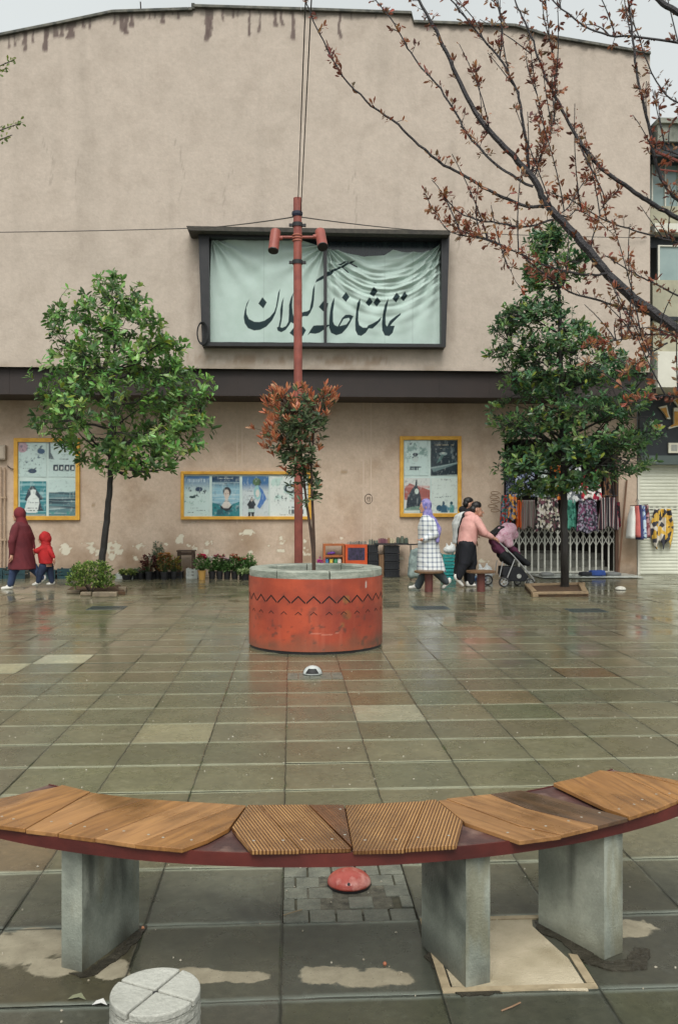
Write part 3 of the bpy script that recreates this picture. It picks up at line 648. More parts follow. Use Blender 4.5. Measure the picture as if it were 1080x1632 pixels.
art = {
 'L1': [('fill',PA),('ell',(186,150,160),.14,.86,.2,.16),('noise',(60,84,104),16,.62,(0,1,.35,.97),.85),('noise',DN,22,.66,(0,1,.3,.9),.8),('ell',(50,70,96),.5,.17,.16,.07),('poly',(70,80,90),[(.5,.18),(.66,.25),(.64,.28),(.48,.2)]),('ell',(60,90,120),.82,.74,.14,.08)],
 'L2': [('fill',PA),('poly',(90,104,108),[(0,1),(0,.52),(.22,.5),(.08,.7),(.06,1)]),('poly',DN,[(.3,.93),(.8,.95),(.7,.9),(.4,.89)]),('text',(90,100,100),(.4,.75,.5,.53))]+[('poly',DN,[(a,.18),(a+.18,.17),(a+.19,.36),(a+.01,.35)]) for a in (.16,.37,.58,.78)]+[('poly',WH,[(a+.05,.21),(a+.13,.21),(a+.12,.3),(a+.06,.3)]) for a in (.18,.39,.6,.8)],
 'L3': [('fill',TE),('stripe',(150,200,204),24,.56,(0,1,.1,1),.8),('poly',DN,[(.18,.45),(.3,.72),(.42,.86),(.55,.86),(.66,.72),(.9,.5),(.76,.44),(.84,.22),(.92,.14),(.7,.14),(.66,.4),(.34,.4)]),('poly',WH,[(.16,.14),(.3,.5),(.42,.62),(.4,.74),(.52,.78),(.62,.74),(.58,.62),(.72,.5),(.74,.38),(.68,.12),(.6,.08),(.3,.08)]),('text',(70,80,90),(.26,.66,.21,.23)),('text',(50,60,70),(.24,.68,.14,.16)),('noise',(190,186,178),4,.3,(0,1,-.1,.07),.9)],
 'L4': [('fill',PA),('poly',(92,132,138),[(0,.62),(.4,.67),(.7,.66),(1,.68),(1,0),(0,0)]),('stripe',(34,54,66),22,.52,(0,1,0,.66),.85),('stripe',(200,222,220),30,.62,(0,1,0,.5),.8),('noise',(40,150,140),9,.55,(0,1,0,.14),.8)],
 'M1': [('fill',PA),('grad',(40,96,150),.6,1),('text',(190,210,220),(.18,.85,.85,.93)),('noise',DN,17,.6,(.05,.95,.32,.78),.9),('noise',(40,130,90),20,.62,(.0,.95,.3,.5),.7),('ell',(36,60,90),.6,.68,.14,.06),('ell',(30,60,60),.35,.49,.13,.03),('text',(60,70,80),(.15,.4,.1,.12))],
 'M2': [('fill',(140,184,200)),('grad',(24,60,92),.7,.9),('stripe',(200,222,224),20,.55,(0,1,.3,.85),.6),('text',(180,190,190),(.25,.75,.93,.96)),('poly',(30,128,134),[(0,.36),(.3,.3),(.5,.2),(.75,.32),(1,.38),(1,0),(0,0)]),('noise',(20,70,84),14,.5,(0,1,0,.36),.8),('poly',(28,34,42),[(.28,.28),(.34,.2),(.5,.14),(.66,.18),(.76,.3),(.62,.24),(.5,.22),(.38,.26)]),('poly',(214,206,196),[(.34,.28),(.42,.22),(.6,.22),(.7,.3),(.58,.4),(.58,.46),(.48,.46),(.46,.4)]),('ell',(36,38,44),.54,.62,.15,.12),('ell',(206,190,176),.53,.56,.1,.12),('text',(60,50,50),(.47,.6,.57,.58))],
 'M3': [('fill',(204,214,214)),('grad',(60,112,160),.62,.82),('ell',(80,110,70),.55,.86,.16,.1),('noise',DN,18,.6,(.3,.75,.7,1),.8),('ell',(150,196,196),.58,.6,.15,.18),('poly',(70,120,184),[(.6,.78),(.78,.66),(.92,.45),(.78,.3),(.66,.2),(.56,.26),(.66,.4),(.72,.56)]),('ell',(220,216,206),.58,.58,.07,.1),('poly',(36,42,48),[(.18,.3),(.28,.4),(.36,.5),(.44,.4),(.52,.3),(.46,.26),(.46,.12),(.44,0),(.36,0),(.34,.12),(.3,0),(.22,0),(.24,.25)]),('ell',(210,200,190),.36,.42,.04,.04),('poly',(190,214,206),[(.24,.2),(.46,.2),(.46,.12),(.24,.12)])],
 'M4': [('fill',WH),('noise',(150,206,190),5,.5,(0,1,.4,1),.5),('ell',(44,64,72),.56,.7,.2,.12),('ell',(206,216,214),.54,.7,.1,.07),('noise',(44,60,66),22,.58,(.1,.5,.36,.6),.8),('noise',(96,50,44),20,.5,(.5,.95,.36,.52),.8),('text',DN,(.5,.9,.08,.18)),('text',(80,96,100),(.5,.8,.22,.26))],
 'R1': [('fill',PA),('noise',(80,128,118),10,.5,(0,1,.4,1),.7),('noise',DN,15,.64,(0,.9,.8,1),.7),('ell',DN,.46,.6,.12,.05),('poly',DN,[(.3,.5),(.4,.56),(.38,.5)]),('poly',DN,[(.6,.5),(.5,.56),(.56,.5)]),('ell',(190,206,200),.47,.46,.12,.08),('text',DN,(.22,.6,.16,.26)),('text',DN,(.3,.72,.22,.26))],
 'R2': [('fill',(38,52,60)),('text',(196,186,160),(.15,.85,.86,.885)),('text',(186,186,170),(.3,.7,.76,.78)),('noise',(70,90,98),8,.55,(0,1,.3,1),.5),('ell',(150,170,168),.46,.62,.15,.05),('ell',(196,204,198),.46,.64,.06,.03),('poly',(90,122,118),[(.2,.34),(.36,.42),(.5,.58),(.42,.6),(.3,.5)]),('poly',(110,134,134),[(0,.24),(1,.38),(1,.34),(.1,.1)]),('poly',(160,178,176),[(0,.23),(.4,.28),(1,.38),(1,.36),(.4,.25),(0,.2)]),('poly',(190,206,200),[(0,0),(1,.03),(1,0)])],
 'R3': [('fill',(214,218,212)),('poly',(166,92,84),[(0,.7),(.2,.86),(.4,.8),(.7,.74),(1,.66),(1,.3),(0,.4)]),('stripe',(216,150,140),14,.55,(0,1,.3,.85),.6),('noise',(90,90,96),16,.6,(0,.3,.74,1),.7),('poly',(34,48,58),[(.06,.14),(.12,.46),(.28,.68),(.42,.8),(.45,.96),(.5,.96),(.5,.8),(.6,.6),(.66,.4),(.64,.14)]),('ell',(206,220,210),.48,.63,.08,.08),('poly',(110,140,124),[(0,.14),(.3,.2),(.6,.22),(.7,.02),(0,0)]),('stripe',(220,230,224),30,.5,(0,.6,0,.12),.9)],
 'R4': [('fill',(214,226,218)),('noise',(60,128,150),14,.4,(.2,.9,.03,.26),.95),('ell',(40,84,110),.3,.16,.12,.09),('ell',(40,70,90),.46,.3,.05,.06),('poly',(50,96,120),[(.36,.04),(.4,.26),(.56,.24),(.62,.04)]),('ell',(50,84,96),.76,.3,.06,.05),('poly',(80,150,150),[(.68,.04),(.7,.26),(.84,.24),(.86,.04)])]}
yfr = M('yellow ochre painted frame', lin(214,164,58), lin(190,138,44), sc=7, rough=.55, bump=.2)
pale = M('pale mount board', lin(196,212,206), lin(176,196,190), sc=3, rough=.5)
PL = {'L1':'pale poster of small blue sketched eyes and faces, upper left in the left window','L2':'white poster with a row of four dark square letters, upper right in the left window','L3':'teal poster of a white cloaked figure with long black hair','L4':'poster of dark blue churning sea under a pale sky','M1':'blue and white poster with scattered small dark drawings, leftmost in the wide window','M2':'poster of a dark haired bust rising from teal water','M3':'poster of a blue veiled face above a small standing person','M4':'white poster with inked portrait sketches, behind the red lamp post','R1':'pale grey green poster with a masked face above bold dark lettering','R2':'dark navy poster of a pale cloud over a hill, upper right of the right window','R3':'red and white poster of a hooded black gowned figure','R4':'mostly blank mint poster with small blue seated figures along its foot'}
def poster_window(box, lab, posts, seed):
    x0, y0, x1, y1, t = box; Y = YW
    o = thing('poster_window', at((x0+x1)/2, y1, Y), lab, 'poster window', 'yellow framed poster windows on the theatre wall')
    fr = [((x0,y0),(x1,y0),(x1-t,y0+t),(x0+t,y0+t)), ((x0+t,y1-t),(x1-t,y1-t),(x1,y1),(x0,y1)), ((x0,y0),(x0+t,y0+t),(x0+t,y1-t),(x0,y1)), ((x1-t,y0+t),(x1,y0),(x1,y1),(x1-t,y1-t))]
    q = MB()
    for f in fr: q.vprism([(at(*p, Y-.07).x, at(*p, Y-.07).z) for p in f], Y-.07, Y+.01)
    part('frame', q, yfr, o, bevel=.006)
    q = MB(); a = at(x0+t, y1-t, Y-.07); b = at(x1-t, y0+t, Y-.07); q.box(a.x, b.x, Y-.02, Y-.012, a.z, b.z); part('backing', q, pale, o)
    for (k, (u0, v0, u1, v1)) in posts.items():
        a = at(u0, v1, Y-.03); b = at(u1, v0, Y-.03); w, h = b.x-a.x, b.z-a.z
        nx, ny, col = painter(w, h, art[k], sum(map(ord, k)))
        U, V = np.meshgrid(np.linspace(0, 1, nx), np.linspace(0, 1, ny))
        P = np.stack([a.x+U*w, Y-.03+.003*np.sin(U*5+V*7), a.z+V*h], -1); q = MB().grid(P)
        p = mesh('poster', q, postM, loc=(a.x+w/2, Y-.03, a.z), cols=col.reshape(-1, 4)); tag(p, PL[k], 'poster', 'theatre posters in the wall windows')
poster_window((22,698,127,829,6.5), 'tall yellow framed poster window left of the left tree', {'L1':(30,705,74,760),'L2':(78,705,121,760),'L3':(32,767,74,822),'L4':(78,765,121,822)}, 1)
poster_window((288,751,496,828,5), 'long low yellow framed poster window behind the red lamp post', {'M1':(292,759,334,824),'M2':(338,759,382,824),'M3':(386,759,428,824),'M4':(430,759,490,824)}, 2)
poster_window((637,695,735,824,6), 'tall yellow framed poster window between the planter and the clothes stall', {'R1':(644,702,682,758),'R2':(686,702,729,758),'R3':(644,762,685,819),'R4':(687,762,729,819)}, 3)

# ------------------------------------------------------------------ wall fittings
pipeM = M('beige painted pipe', lin(176,152,128), lin(160,136,112), sc=6, rough=.7)
o = thing('wall_pipes', at(6, 910, YW-.08), 'two thin beige pipes running up the wall at the left edge', 'pipe')
for px in (2, 8):
    q = MB(); q.tube([at(px, 905, YW-.06), at(px, 745, YW-.06)], .022, 8); part('pipe', q, pipeM, o)
for py in (793, 860): q = MB(); q.box(at(-1,py,YW).x, at(12,py,YW).x, YW-.085, YW-.03, at(0,py+1.5,YW).z, at(0,py-1.5,YW).z); part('clamp', q, pipeM, o)
o = thing('junction_box', at(4, 734, YW-.1), 'grey beige electric box on the wall at the left edge', 'electric box')
q = MB(); a = at(-8, 733, YW); b = at(12, 710, YW); q.box(a.x, b.x, YW-.14, YW, a.z, b.z); bx = part('case', q, M('grey beige box', lin(166,152,134), rough=.6), o, bevel=.01)
q = MB(); q.box(a.x+.03, b.x-.03, YW-.15, YW-.141, a.z+.03, b.z-.03); part('lid', q, M('box lid', lin(176,162,144), rough=.6), bx)
q = MB(); q.tube([at(12, 742, YW-.03), at(18, 747, YW-.03), at(24, 748, YW-.06)], .01, 6); part('cable', q, brown, o)
q = MB(); c = at(587, 795, YW-.006)
q.tube([(c.x+.085*math.cos(t), c.y, c.z+.11*math.sin(t)) for t in np.linspace(0, 6.3, 30)], .006, 5)
q.tube([(c.x-.03,c.y,c.z-.02),(c.x-.03,c.y,c.z+.035),(c.x+.03,c.y,c.z+.04),(c.x+.025,c.y,c.z-.0),(c.x-.02,c.y,c.z+.005)], .005, 5); q.tube([(c.x+.03,c.y,c.z+.04),(c.x+.028,c.y,c.z-.06),(c.x-.02,c.y,c.z-.04)], .005, 5)
tag(mesh('graffiti', q, M('black spray', lin(50,44,40), rough=.8), loc=(c.x, c.y, c.z-.11)), 'small black circled scrawl sprayed on the wall beside the poster window', 'graffiti')
q = MB(); c = at(789, 803, YW-.006)
for k in range(5):
    q.tube([(c.x+.11*math.cos(t)-.02*k*(k%2), c.y, c.z+.22-.1*k+.05*math.sin(t)+.01*t) for t in np.linspace(0, 5.6, 20)], .005, 5)
tag(mesh('graffiti', q, M('brown spray', lin(128,98,62), rough=.8), loc=(c.x, c.y, c.z-.3)), 'faint brown scribble sprayed on the wall left of the hanging clothes', 'graffiti')

# ------------------------------------------------------------------ lamp post and wires
YP = 11.3
redp = M('weathered red painted steel', lin(156,84,70), lin(132,66,56), sc=7, rough=.5, bump=.25, c3=lin(110,58,48), sc3=2.5)
blk = M('black iron', lin(34,34,36), lin(24,24,26), sc=8, rough=.5)
def lamp_post():
    base = at(476, 1000, YP); base.z = 0
    o = thing('lamp_post', base, 'rust red lamp post with two tubular spotlights standing behind the planter', 'lamp post')
    top = at(474, 316, YP); r = .055
    q = MB(); q.tube([(base.x, YP, 0), (top.x, YP, top.z)], r, 20); part('pole', q, redp, o, smooth=False)
    q = MB(); q.box(base.x-.14, base.x+.14, YP-.14, YP+.14, 0, .015); part('base_plate', q, redp, o)
    for py in (358.5, 418):
        c = at(474, py, YP); q = MB(); q.lathe((c.x, YP, c.z), [(r+.012,-.025),(r+.012,.025)], 20); q.box(c.x-.11, c.x+.11, YP-.02, YP+.02, c.z-.02, c.z+.012); part('clamp', q, blk, o)
    c = at(473.5, 341, YP); q = MB(); q.lathe((c.x, YP, c.z), [(r+.006,-.035),(r+.016,-.01),(r+.016,.02),(r+.004,.03)], 16); part('cable_band', q, M('dark blue tape', lin(28,34,56), rough=.5), o)
    a, b = at(447, 378, YP), at(501, 378, YP); q = MB(); q.tube([a, b], .018, 10); part('cross_arm', q, redp, o)
    q = MB()
    for dz in (-.05, -.015, .02): q.tube([(c.x+(r+.006)*math.cos(t), YP+(r+.006)*math.sin(t), at(474,378,YP).z+dz) for t in np.linspace(0, 6.28, 24)], .007, 6)
    part('hose_clip', q, M('rusty pink clip', lin(190,120,96), rough=.5), o)
    for (px, py, tx, ty, dy) in ((439.5, 367, 435.5, 399, -.12), (509.5, 368, 514, 393, -.2)):
        a = at(px, py, YP); b = at(tx, ty, YP+dy); d = (b-a).normalized(); q = MB()
        q.tube([a - d*.005, a + d*.008, a + d*.02, b], [.03, .055, .066, .066], 24); lm = part('spotlight', q, redp, o)
        q = MB(); q.tube([b - d*.0, b + d*.012], [.068, .066], 24); part('rim', q, blk, lm)
        m = a.lerp(b, .38); q = MB(); side = 1 if px < 474 else -1; q.tube([m + Vector((side*.05,0,0)), m + Vector((side*.1, 0, .0))], .028, 12); part('knuckle', q, redp, lm)
lamp_post()
wireM = M('black wire', lin(60,58,54), rough=.6)
def wire(pts, r, lab, sag=.0):
    P = []
    for (a, b) in zip(pts[:-1], pts[1:]):
        for k in range(13):
            t = k/12; p = a.lerp(b, t); p.z -= sag*4*t*(1-t)*(b-a).length; P.append(p)
    q = MB(); q.tube(P, r, 5); tag(mesh('wire', q, wireM, loc=pts[0]), lab, 'wire', 'overhead wires')
pt = at(473, 345, YP)
wire([Vector((at(-200,371,YU-.05).x, YU-.05, at(-200,371,YU-.05).z)), at(300, 364, YU-.6), pt], .009, 'thin wire from the left along the wall to the lamp post', .004)
wire([pt, at(716, 370, YU-.6), at(1030, 379, YU-.05)], .008, 'thin wire from the lamp post to the right side of the wall', .004)
wire([at(475, 317, YP), at(475, 317, YP) + (at(489, -60, 6.6)-at(475, 317, YP))*1.9], .006, 'left of the two wires rising from the lamp post top', .0)
wire([at(479, 345, YP), at(479, 345, YP) + (at(499, -60, 6.5)-at(479, 345, YP))*1.9], .006, 'right of the two wires rising from the lamp post', .0)

# ------------------------------------------------------------------ planter
PC = Vector((at(503, 1027, 9.79).x, 9.79, 0)); PR = .745
def planter():
    o = thing('round_planter', PC, 'round rust red steel planter with pale stone rim and zigzag cut-outs', 'planter')
    pm = M('red oxide paint', lin(182,80,52), lin(164,70,46), sc=2.6, rough=.45, bump=.15, c3=lin(138,60,46), sc3=1.6, rvar=.1, paint=True)
    n = 220; zs = np.linspace(.03, .785, 60); th = np.linspace(-math.pi, 0, n+1)*2
    P = np.zeros((60, n+1, 3)); P[..., 0] = PC.x + PR*np.cos(th); P[..., 1] = PC.y + PR*np.sin(th); P[..., 2] = zs[:, None]
    T = np.repeat(th[None], 60, 0); Z = P[..., 2]; col = np.zeros(P.shape[:2]+(4,)); nn = noise2((T+7)*3, Z*8, 1, 5, 3)
    sx = lambda px: math.asin(max(-1, min(1, (px-503)/106))) - math.pi/2
    zz = lambda py: .785 - (py-920)/125*.725
    for px, py, r in ((546,958,.045),(547,984,.05),(540,1003,.03)):
        q = np.hypot((T-sx(px))*PR, Z-zz(py))/r; col = over(col, lin(150,112,60), np.clip((1.1-q)*3+(nn-.5)*3, 0, 1)*.55)
    q = np.hypot((T-sx(577))*PR*2.4, Z-zz(933))/.034; col = over(col, lin(226,224,214), np.clip((1.1-q)*5+(nn-.5)*2, 0, 1))
    col = over(col, lin(40,38,36), np.clip((nn-.46)*8, 0, 1)*np.clip((.13-Z)*16, 0, 1)*np.clip(np.sin(T*1.0+.9)*2, 0, 1))
    st = noise2((T+7)*16, Z*.8, 1, 3, 8); col = over(col, lin(196,110,84), np.clip((st-.6)*6, 0, 1)*.22)
    g1 = noise2((T+7)*2.2, Z*4, 1.3, 6, 17); col = over(col, lin(120,48,36), np.clip((g1-.5)*5, 0, 1)*.4); g2 = noise2((T+7)*12, Z*16, 1.3, 4, 19); col = over(col, lin(70,56,48), np.clip((g2-.63)*9, 0, 1)*.7*np.clip(1.4-Z*1.6, .15, 1)); col = over(col, lin(96,82,64), np.clip((.2-Z)*7+(g1-.5)*2, 0, 1)*.5)
    rr = np.abs(T-sx(500)-.1*np.sin(Z*20)); sc_ = np.abs(Z - (zz(1017) - .01*np.cos((T-sx(517))*9)))
    col = over(col, lin(206,140,120), (sc_ < .006)*(np.abs(T-sx(512)) < .22)*.6)
    q = MB().grid(P); part('drum', q, pm, o, smooth=True, cols=col.reshape(-1, 4))
    q = MB(); q.lathe((PC.x, PC.y, 0), [(PR-.012,0),(PR-.012,.045),(PR-.1,.045)], 96, False); part('plinth', q, blk, o)
    # zigzag slots, dark strips standing 2 mm proud of the curved steel
    q = MB(); K = 29; R = PR + .002; vd = M('dark void', (.008,.008,.008), rough=.9)
    def strip(t0, z0, t1, z1, w):
        for k in range(4):
            a, b = k/4, (k+1)/4; pts = []
            for s, hh in ((a,-w),(b,-w),(b,w),(a,w)):
                t = t0+(t1-t0)*s; z = z0+(z1-z0)*s; pts.append((PC.x+R*math.cos(t), PC.y+R*math.sin(t), z+hh))
            q.add(pts, [(0,1,2,3)])
    for k in range(K):
        a = 2*math.pi*k/K - math.pi/2 + .05; d = 2*math.pi/K
        q = MB(); strip(a+.008, zz(963), a+d*.5, zz(951), .009); strip(a+d*.5, zz(951), a+d-.008, zz(963), .009); part('zigzag_cutout', q, vd, o)
        q = MB(); strip(a+d*.28, zz(984), a+d*.5, zz(979), .0045); strip(a+d*.5, zz(979), a+d*.72, zz(984), .0045); part('chevron_cutout', q, vd, o)
    sm = M('green grey stone rim', lin(174,178,164), lin(132,140,128), sc=7, rough=.5, bump=.6, grain=.18, gsc=30, c3=lin(104,112,100), sc3=3, stretch=(1,1,3))
    NB = 8
    for k in range(NB):
        a0 = 2*math.pi*k/NB + .165 + .012 - math.pi/2; a1 = a0 + 2*math.pi/NB - .018; q = MB(); R0, R1, z0, z1 = PR-.21, PR+.0, .785, .866; n = 12; rs = []
        for j in range(n+1):
            t = a0+(a1-a0)*j/n; c, s = math.cos(t), math.sin(t); rs.append([(PC.x+r*c, PC.y+r*s, z) for r, z in ((R0,z0-.25),(R1-.006,z0),(R1-.006,z1-.012),(R1-.018,z1),(R0+.012,z1),(R0,z1-.012))])
        q.rings(rs); part('rim_stone', q, sm, o)
    q = MB(); q.lathe((PC.x, PC.y, 0), [(PR-.2,.5),(PR-.2,.69),(.3,.7),(.001,.71)], 48, False); part('soil', q, M('wet soil', lin(58,50,40), lin(40,36,30), sc=14, rough=.8, bump=1, bsc=30), o)
planter()

# ------------------------------------------------------------------ foliage
def leafmat(name, rough=.32, tr=.3):
    m = M(name, (1,1,1), (.8,.82,.78), sc=14, rough=rough, paint='mul', transl=tr, spec=.5); return m
def leaves(L):
    """L: list of (pos, dir, normalish, length, width, colour)"""
    n = len(L); Pp = np.array([tuple(l[0]) for l in L]); D = np.array([tuple(l[1]) for l in L]); U = np.array([tuple(l[2]) for l in L])
    ln = np.array([l[3] for l in L])[:, None]; wd = np.array([l[4] for l in L])[:, None]; K = np.array([l[5] for l in L])
    D /= np.linalg.norm(D, axis=1)[:, None]+1e-9; Sd = np.cross(D, U); Sd /= np.linalg.norm(Sd, axis=1)[:, None]+1e-9; Nn = np.cross(Sd, D)
    v = np.stack([Pp, Pp+D*ln*.3+Sd*wd*.32, Pp+D*ln*.6+Sd*wd*.5-Nn*ln*.03, Pp+D*ln*.86+Sd*wd*.3-Nn*ln*.08, Pp+D*ln-Nn*ln*.12, Pp+D*ln*.86-Sd*wd*.3-Nn*ln*.08, Pp+D*ln*.6-Sd*wd*.5-Nn*ln*.03, Pp+D*ln*.3-Sd*wd*.32, Pp+D*ln*.32-Nn*wd*.13, Pp+D*ln*.62-Nn*(wd*.13+ln*.04), Pp+D*ln*.86-Nn*(wd*.06+ln*.09)], 1).reshape(-1, 3)
    f = []
    for i in range(n):
        b = i*11; f += [(b,b+1,b+8),(b,b+8,b+7),(b+1,b+2,b+9,b+8),(b+8,b+9,b+6,b+7),(b+2,b+3,b+10,b+9),(b+9,b+10,b+5,b+6),(b+3,b+4,b+10),(b+10,b+4,b+5)]
    mb = MB(); mb.v = [tuple(x) for x in v]; mb.f = f
    return mb, np.repeat(np.concatenate([K, np.ones((n, 1))], 1), 11, 0)
def rv(s=1): return Vector((random.gauss(0, s), random.gauss(0, s), random.gauss(0, s)))
def pick(cols): 
    c = random.choice(cols); v = random.uniform(.75, 1.25); return tuple(x*v for x in c)
bark = M('dark wet bark', lin(46,42,38), lin(30,28,26), sc=12, rough=.65, bump=1, bsc=40, stretch=(1,1,.3))
def profile_tree(name, label, Yc, prof, trunk, tr_r, nwhorl, leafL, cols, thin, nper=(7, 11), seed=1, layers=None, boughs=26, gap=.42, loc=None, droop=.0, grp=None):
    random.seed(seed); np.random.seed(seed)
    base = G(*trunk[0]) if loc is None else loc
    tp = [base] + [at(px, py, Yc) for px, py in trunk[1:]]
    o = thing(name, base, label, 'tree', grp)
    q = MB(); n = len(tp)
    # smooth the trunk a little and taper
    pts = []; rad = []
    for i in range(n-1):
        for k in range(6):
            t = k/6; p = tp[i].lerp(tp[i+1], t); s = (i+t)/(n-1); pts.append(p + Vector((random.gauss(0,.006), random.gauss(0,.006), 0))); rad.append(tr_r*(1-.82*s**1.2)*(1.25 if s < .02 else 1))
    pts.append(tp[-1]); rad.append(tr_r*.1); q.tube(pts, rad, 10)
    ys = [p[0] for p in prof]; mpp = Yc/F
    W_ = []
    tries = 0
    while len(W_) < nwhorl and tries < nwhorl*30:
        tries += 1
        py = random.uniform(ys[0], ys[-1]); xl = np.interp(py, ys, [p[1] for p in prof]); xr = np.interp(py, ys, [p[2] for p in prof])
        hw = (xr-xl)/2
        if random.random() > (hw/160)**1.3+.06: continue
        rho = random.random()**.42; a = random.uniform(0, 2*math.pi)
        px = (xl+xr)/2 + rho*math.cos(a)*hw
        yy = Yc + rho*math.sin(a)*hw*mpp*.95
        p = at(px, py, Yc); p.y = yy
        nz = noise2(np.array([p.x*1.0+p.y*.7]), np.array([p.z*1.25+p.y*.4]), 1.35, 3, seed)[0]
        if nz < gap: continue
        if layers and random.random() < .9 and (math.sin((py)*2*math.pi/layers + px*.02) < -.55): continue
        W_.append((p, rho, a))
    # boughs
    B = []
    for k in range(boughs):
        w = W_[random.randrange(len(W_))][0]; w = w.copy()
        i = min(range(len(pts)), key=lambda i: abs(pts[i].z - (w.z - .35*math.hypot(w.x-pts[i].x, w.y-pts[i].y) - .12)) + (9 if pts[i].z < at(0, ys[-1], Yc).z else 0))
        s = pts[i]; mid = s.lerp(w, .5) + Vector((0, 0, -.08)) + rv(.05); path = [s, s.lerp(mid, .5)+rv(.02), mid, mid.lerp(w, .55)+rv(.03), w]
        r0 = min(rad[i]*.6, .03); q.tube(path, [r0, r0*.8, r0*.6, r0*.4, r0*.2], 6)
        for t in np.linspace(.25, 1, 8):
            u = t*4; j = min(3, int(u)); B.append(path[j].lerp(path[j+1], u-j))
    Ba = np.array([tuple(b) for b in B] + [tuple(p) for p in pts[len(pts)//3:]])
    L = []
    for (w, rho, a) in W_:
        d = np.linalg.norm(Ba - np.array(w), axis=1) + 0.6*np.maximum(0, Ba[:, 2]-w.z); s = Vector(Ba[int(np.argmin(d))])
        m = s.lerp(w, .5) + rv(.02) - Vector((0, 0, .02)); q.tube([s, m, w], [.007, .005, .003], 4)
        ax = ((w-s).normalized()*.6 + Vector((math.cos(a)*.4*rho, math.sin(a)*.4*rho, .75-droop)) + rv(.18)).normalized()
        e1 = ax.orthogonal().normalized(); e2 = ax.cross(e1)
        c0 = pick(cols); k = random.randint(*nper)
        for j in range(k):
            t = 2*math.pi*j/k + random.uniform(-.3, .3); sp = random.uniform(.35, 1.75)
            dr = ax*math.cos(sp) + (e1*math.cos(t)+e2*math.sin(t))*math.sin(sp)
            ln = leafL*random.uniform(.45, 1.15); pos = w - ax*random.uniform(-.01, leafL*1.1) + rv(.008)
            up = (ax*1.0 + rv(.25)); cc = tuple(x*random.uniform(.8, 1.2) for x in c0)
            if random.random() < .03: cc = (.28, .34, .05)
            L.append((pos, dr, up, ln, ln*thin, cc))
    part('trunk', q, bark, o)
    mb, cc = leaves(L); part('crown', mb, leafmat(name+' leaf'), o, cols=cc)
    return o
lc = [(.16,.33,.08),(.13,.27,.07),(.19,.37,.09),(.1,.2,.06),(.24,.42,.13),(.08,.16,.055),(.3,.46,.13)]
profile_tree('street_tree', 'small bright green broad-leaved tree left of the banner, with a leaning dark trunk', 16.1,
    [(432,162,190),(448,150,208),(452,110,232),(470,98,238),(485,112,250),(500,66,262),(515,76,285),(530,66,292),(548,100,300),(562,80,300),(575,92,312),(590,52,334),(620,36,344),(655,30,348),(680,40,346),(700,48,346),(712,90,336),(728,110,322),(742,130,300),(750,160,262)],
    [(160,940),(163,895),(170,830),(176,770),(177,720),(179,650),(182,560),(186,480),(187,440)], .068, 820, .155, lc, .42, nper=(8, 13), seed=6, boughs=44, gap=.4)
lr = [(.055,.13,.055),(.075,.165,.07),(.04,.095,.045),(.1,.2,.08),(.13,.24,.085),(.16,.26,.08)]
profile_tree('street_tree', 'taller dark green tiered tree in front of the hanging clothes, right of the stroller', 16.0,
    [(352,842,880),(380,835,915),(410,838,940),(440,835,930),(470,812,890),(490,800,900),(505,780,930),(530,768,950),(555,765,985),(575,800,1020),(590,790,1042),(610,795,1046),(620,830,1035),(635,790,1030),(655,765,1040),(690,795,1050),(720,800,1052),(745,775,1035),(765,800,975),(785,812,930)],
    [(899,939),(899,880),(898,800),(897,720),(893,600),(891,500),(888,420),(880,370)], .078, 1750, .135, lr, .4, seed=8, boughs=60, gap=.3, layers=58)
def tree_pit():
    st = M('tan kerb stone', lin(150,128,98), lin(118,100,76), sc=8, rough=.6, bump=.5)
    so = M('brown litter soil', lin(92,66,42), lin(54,42,30), sc=16, rough=.8, bump=1.2, bsc=40)
    o = thing('tree_pit', G(885, 945), 'low tan kerb square round the foot of the right tree', 'tree pit')
    a, b, c, d = G(848,952), G(937,951), G(928,935), G(835,937)
    def bar(p, q_, t): 
        v = (q_-p).normalized(); nrm = Vector((-v.y, v.x, 0)); mb.prism([tuple((p))[:2], tuple(q_)[:2], tuple(q_+nrm*t)[:2], tuple(p+nrm*t)[:2]], 0, .09)
    for p, q_ in ((a, b), (b, c), (c, d), (d, a)):
        mb = MB(); bar(p, q_, .1); part('kerb_stone', mb, st, o, bevel=.01)
    mb = MB(); mb.prism([tuple(x)[:2] for x in (a, b, c, d)], .0, .05); part('soil', mb, so, o)
    o = thing('tree_pit', G(160, 948), 'rough stone blocks round the foot of the left tree and its bush', 'tree pit')
    for x0, x1, y, hh in ((106,128,946,.06),(128,146,950,.07),(147,187,952,.09),(188,202,944,.1)):
        mb = MB(); p, q_ = G(x0, y), G(x1, y); mb.box(p.x, q_.x-.01, p.y, p.y+.12, 0, hh); part('kerb_stone', mb, M('grey tan block', lin(132,118,96), lin(96,86,70), sc=9, rough=.6, bump=.5), o, bevel=.015)
    mb = MB(); mb.prism([tuple(G(*p))[:2] for p in ((108,944),(200,948),(192,936),(120,936))], 0, .05); part('soil', mb, so, o)
tree_pit()
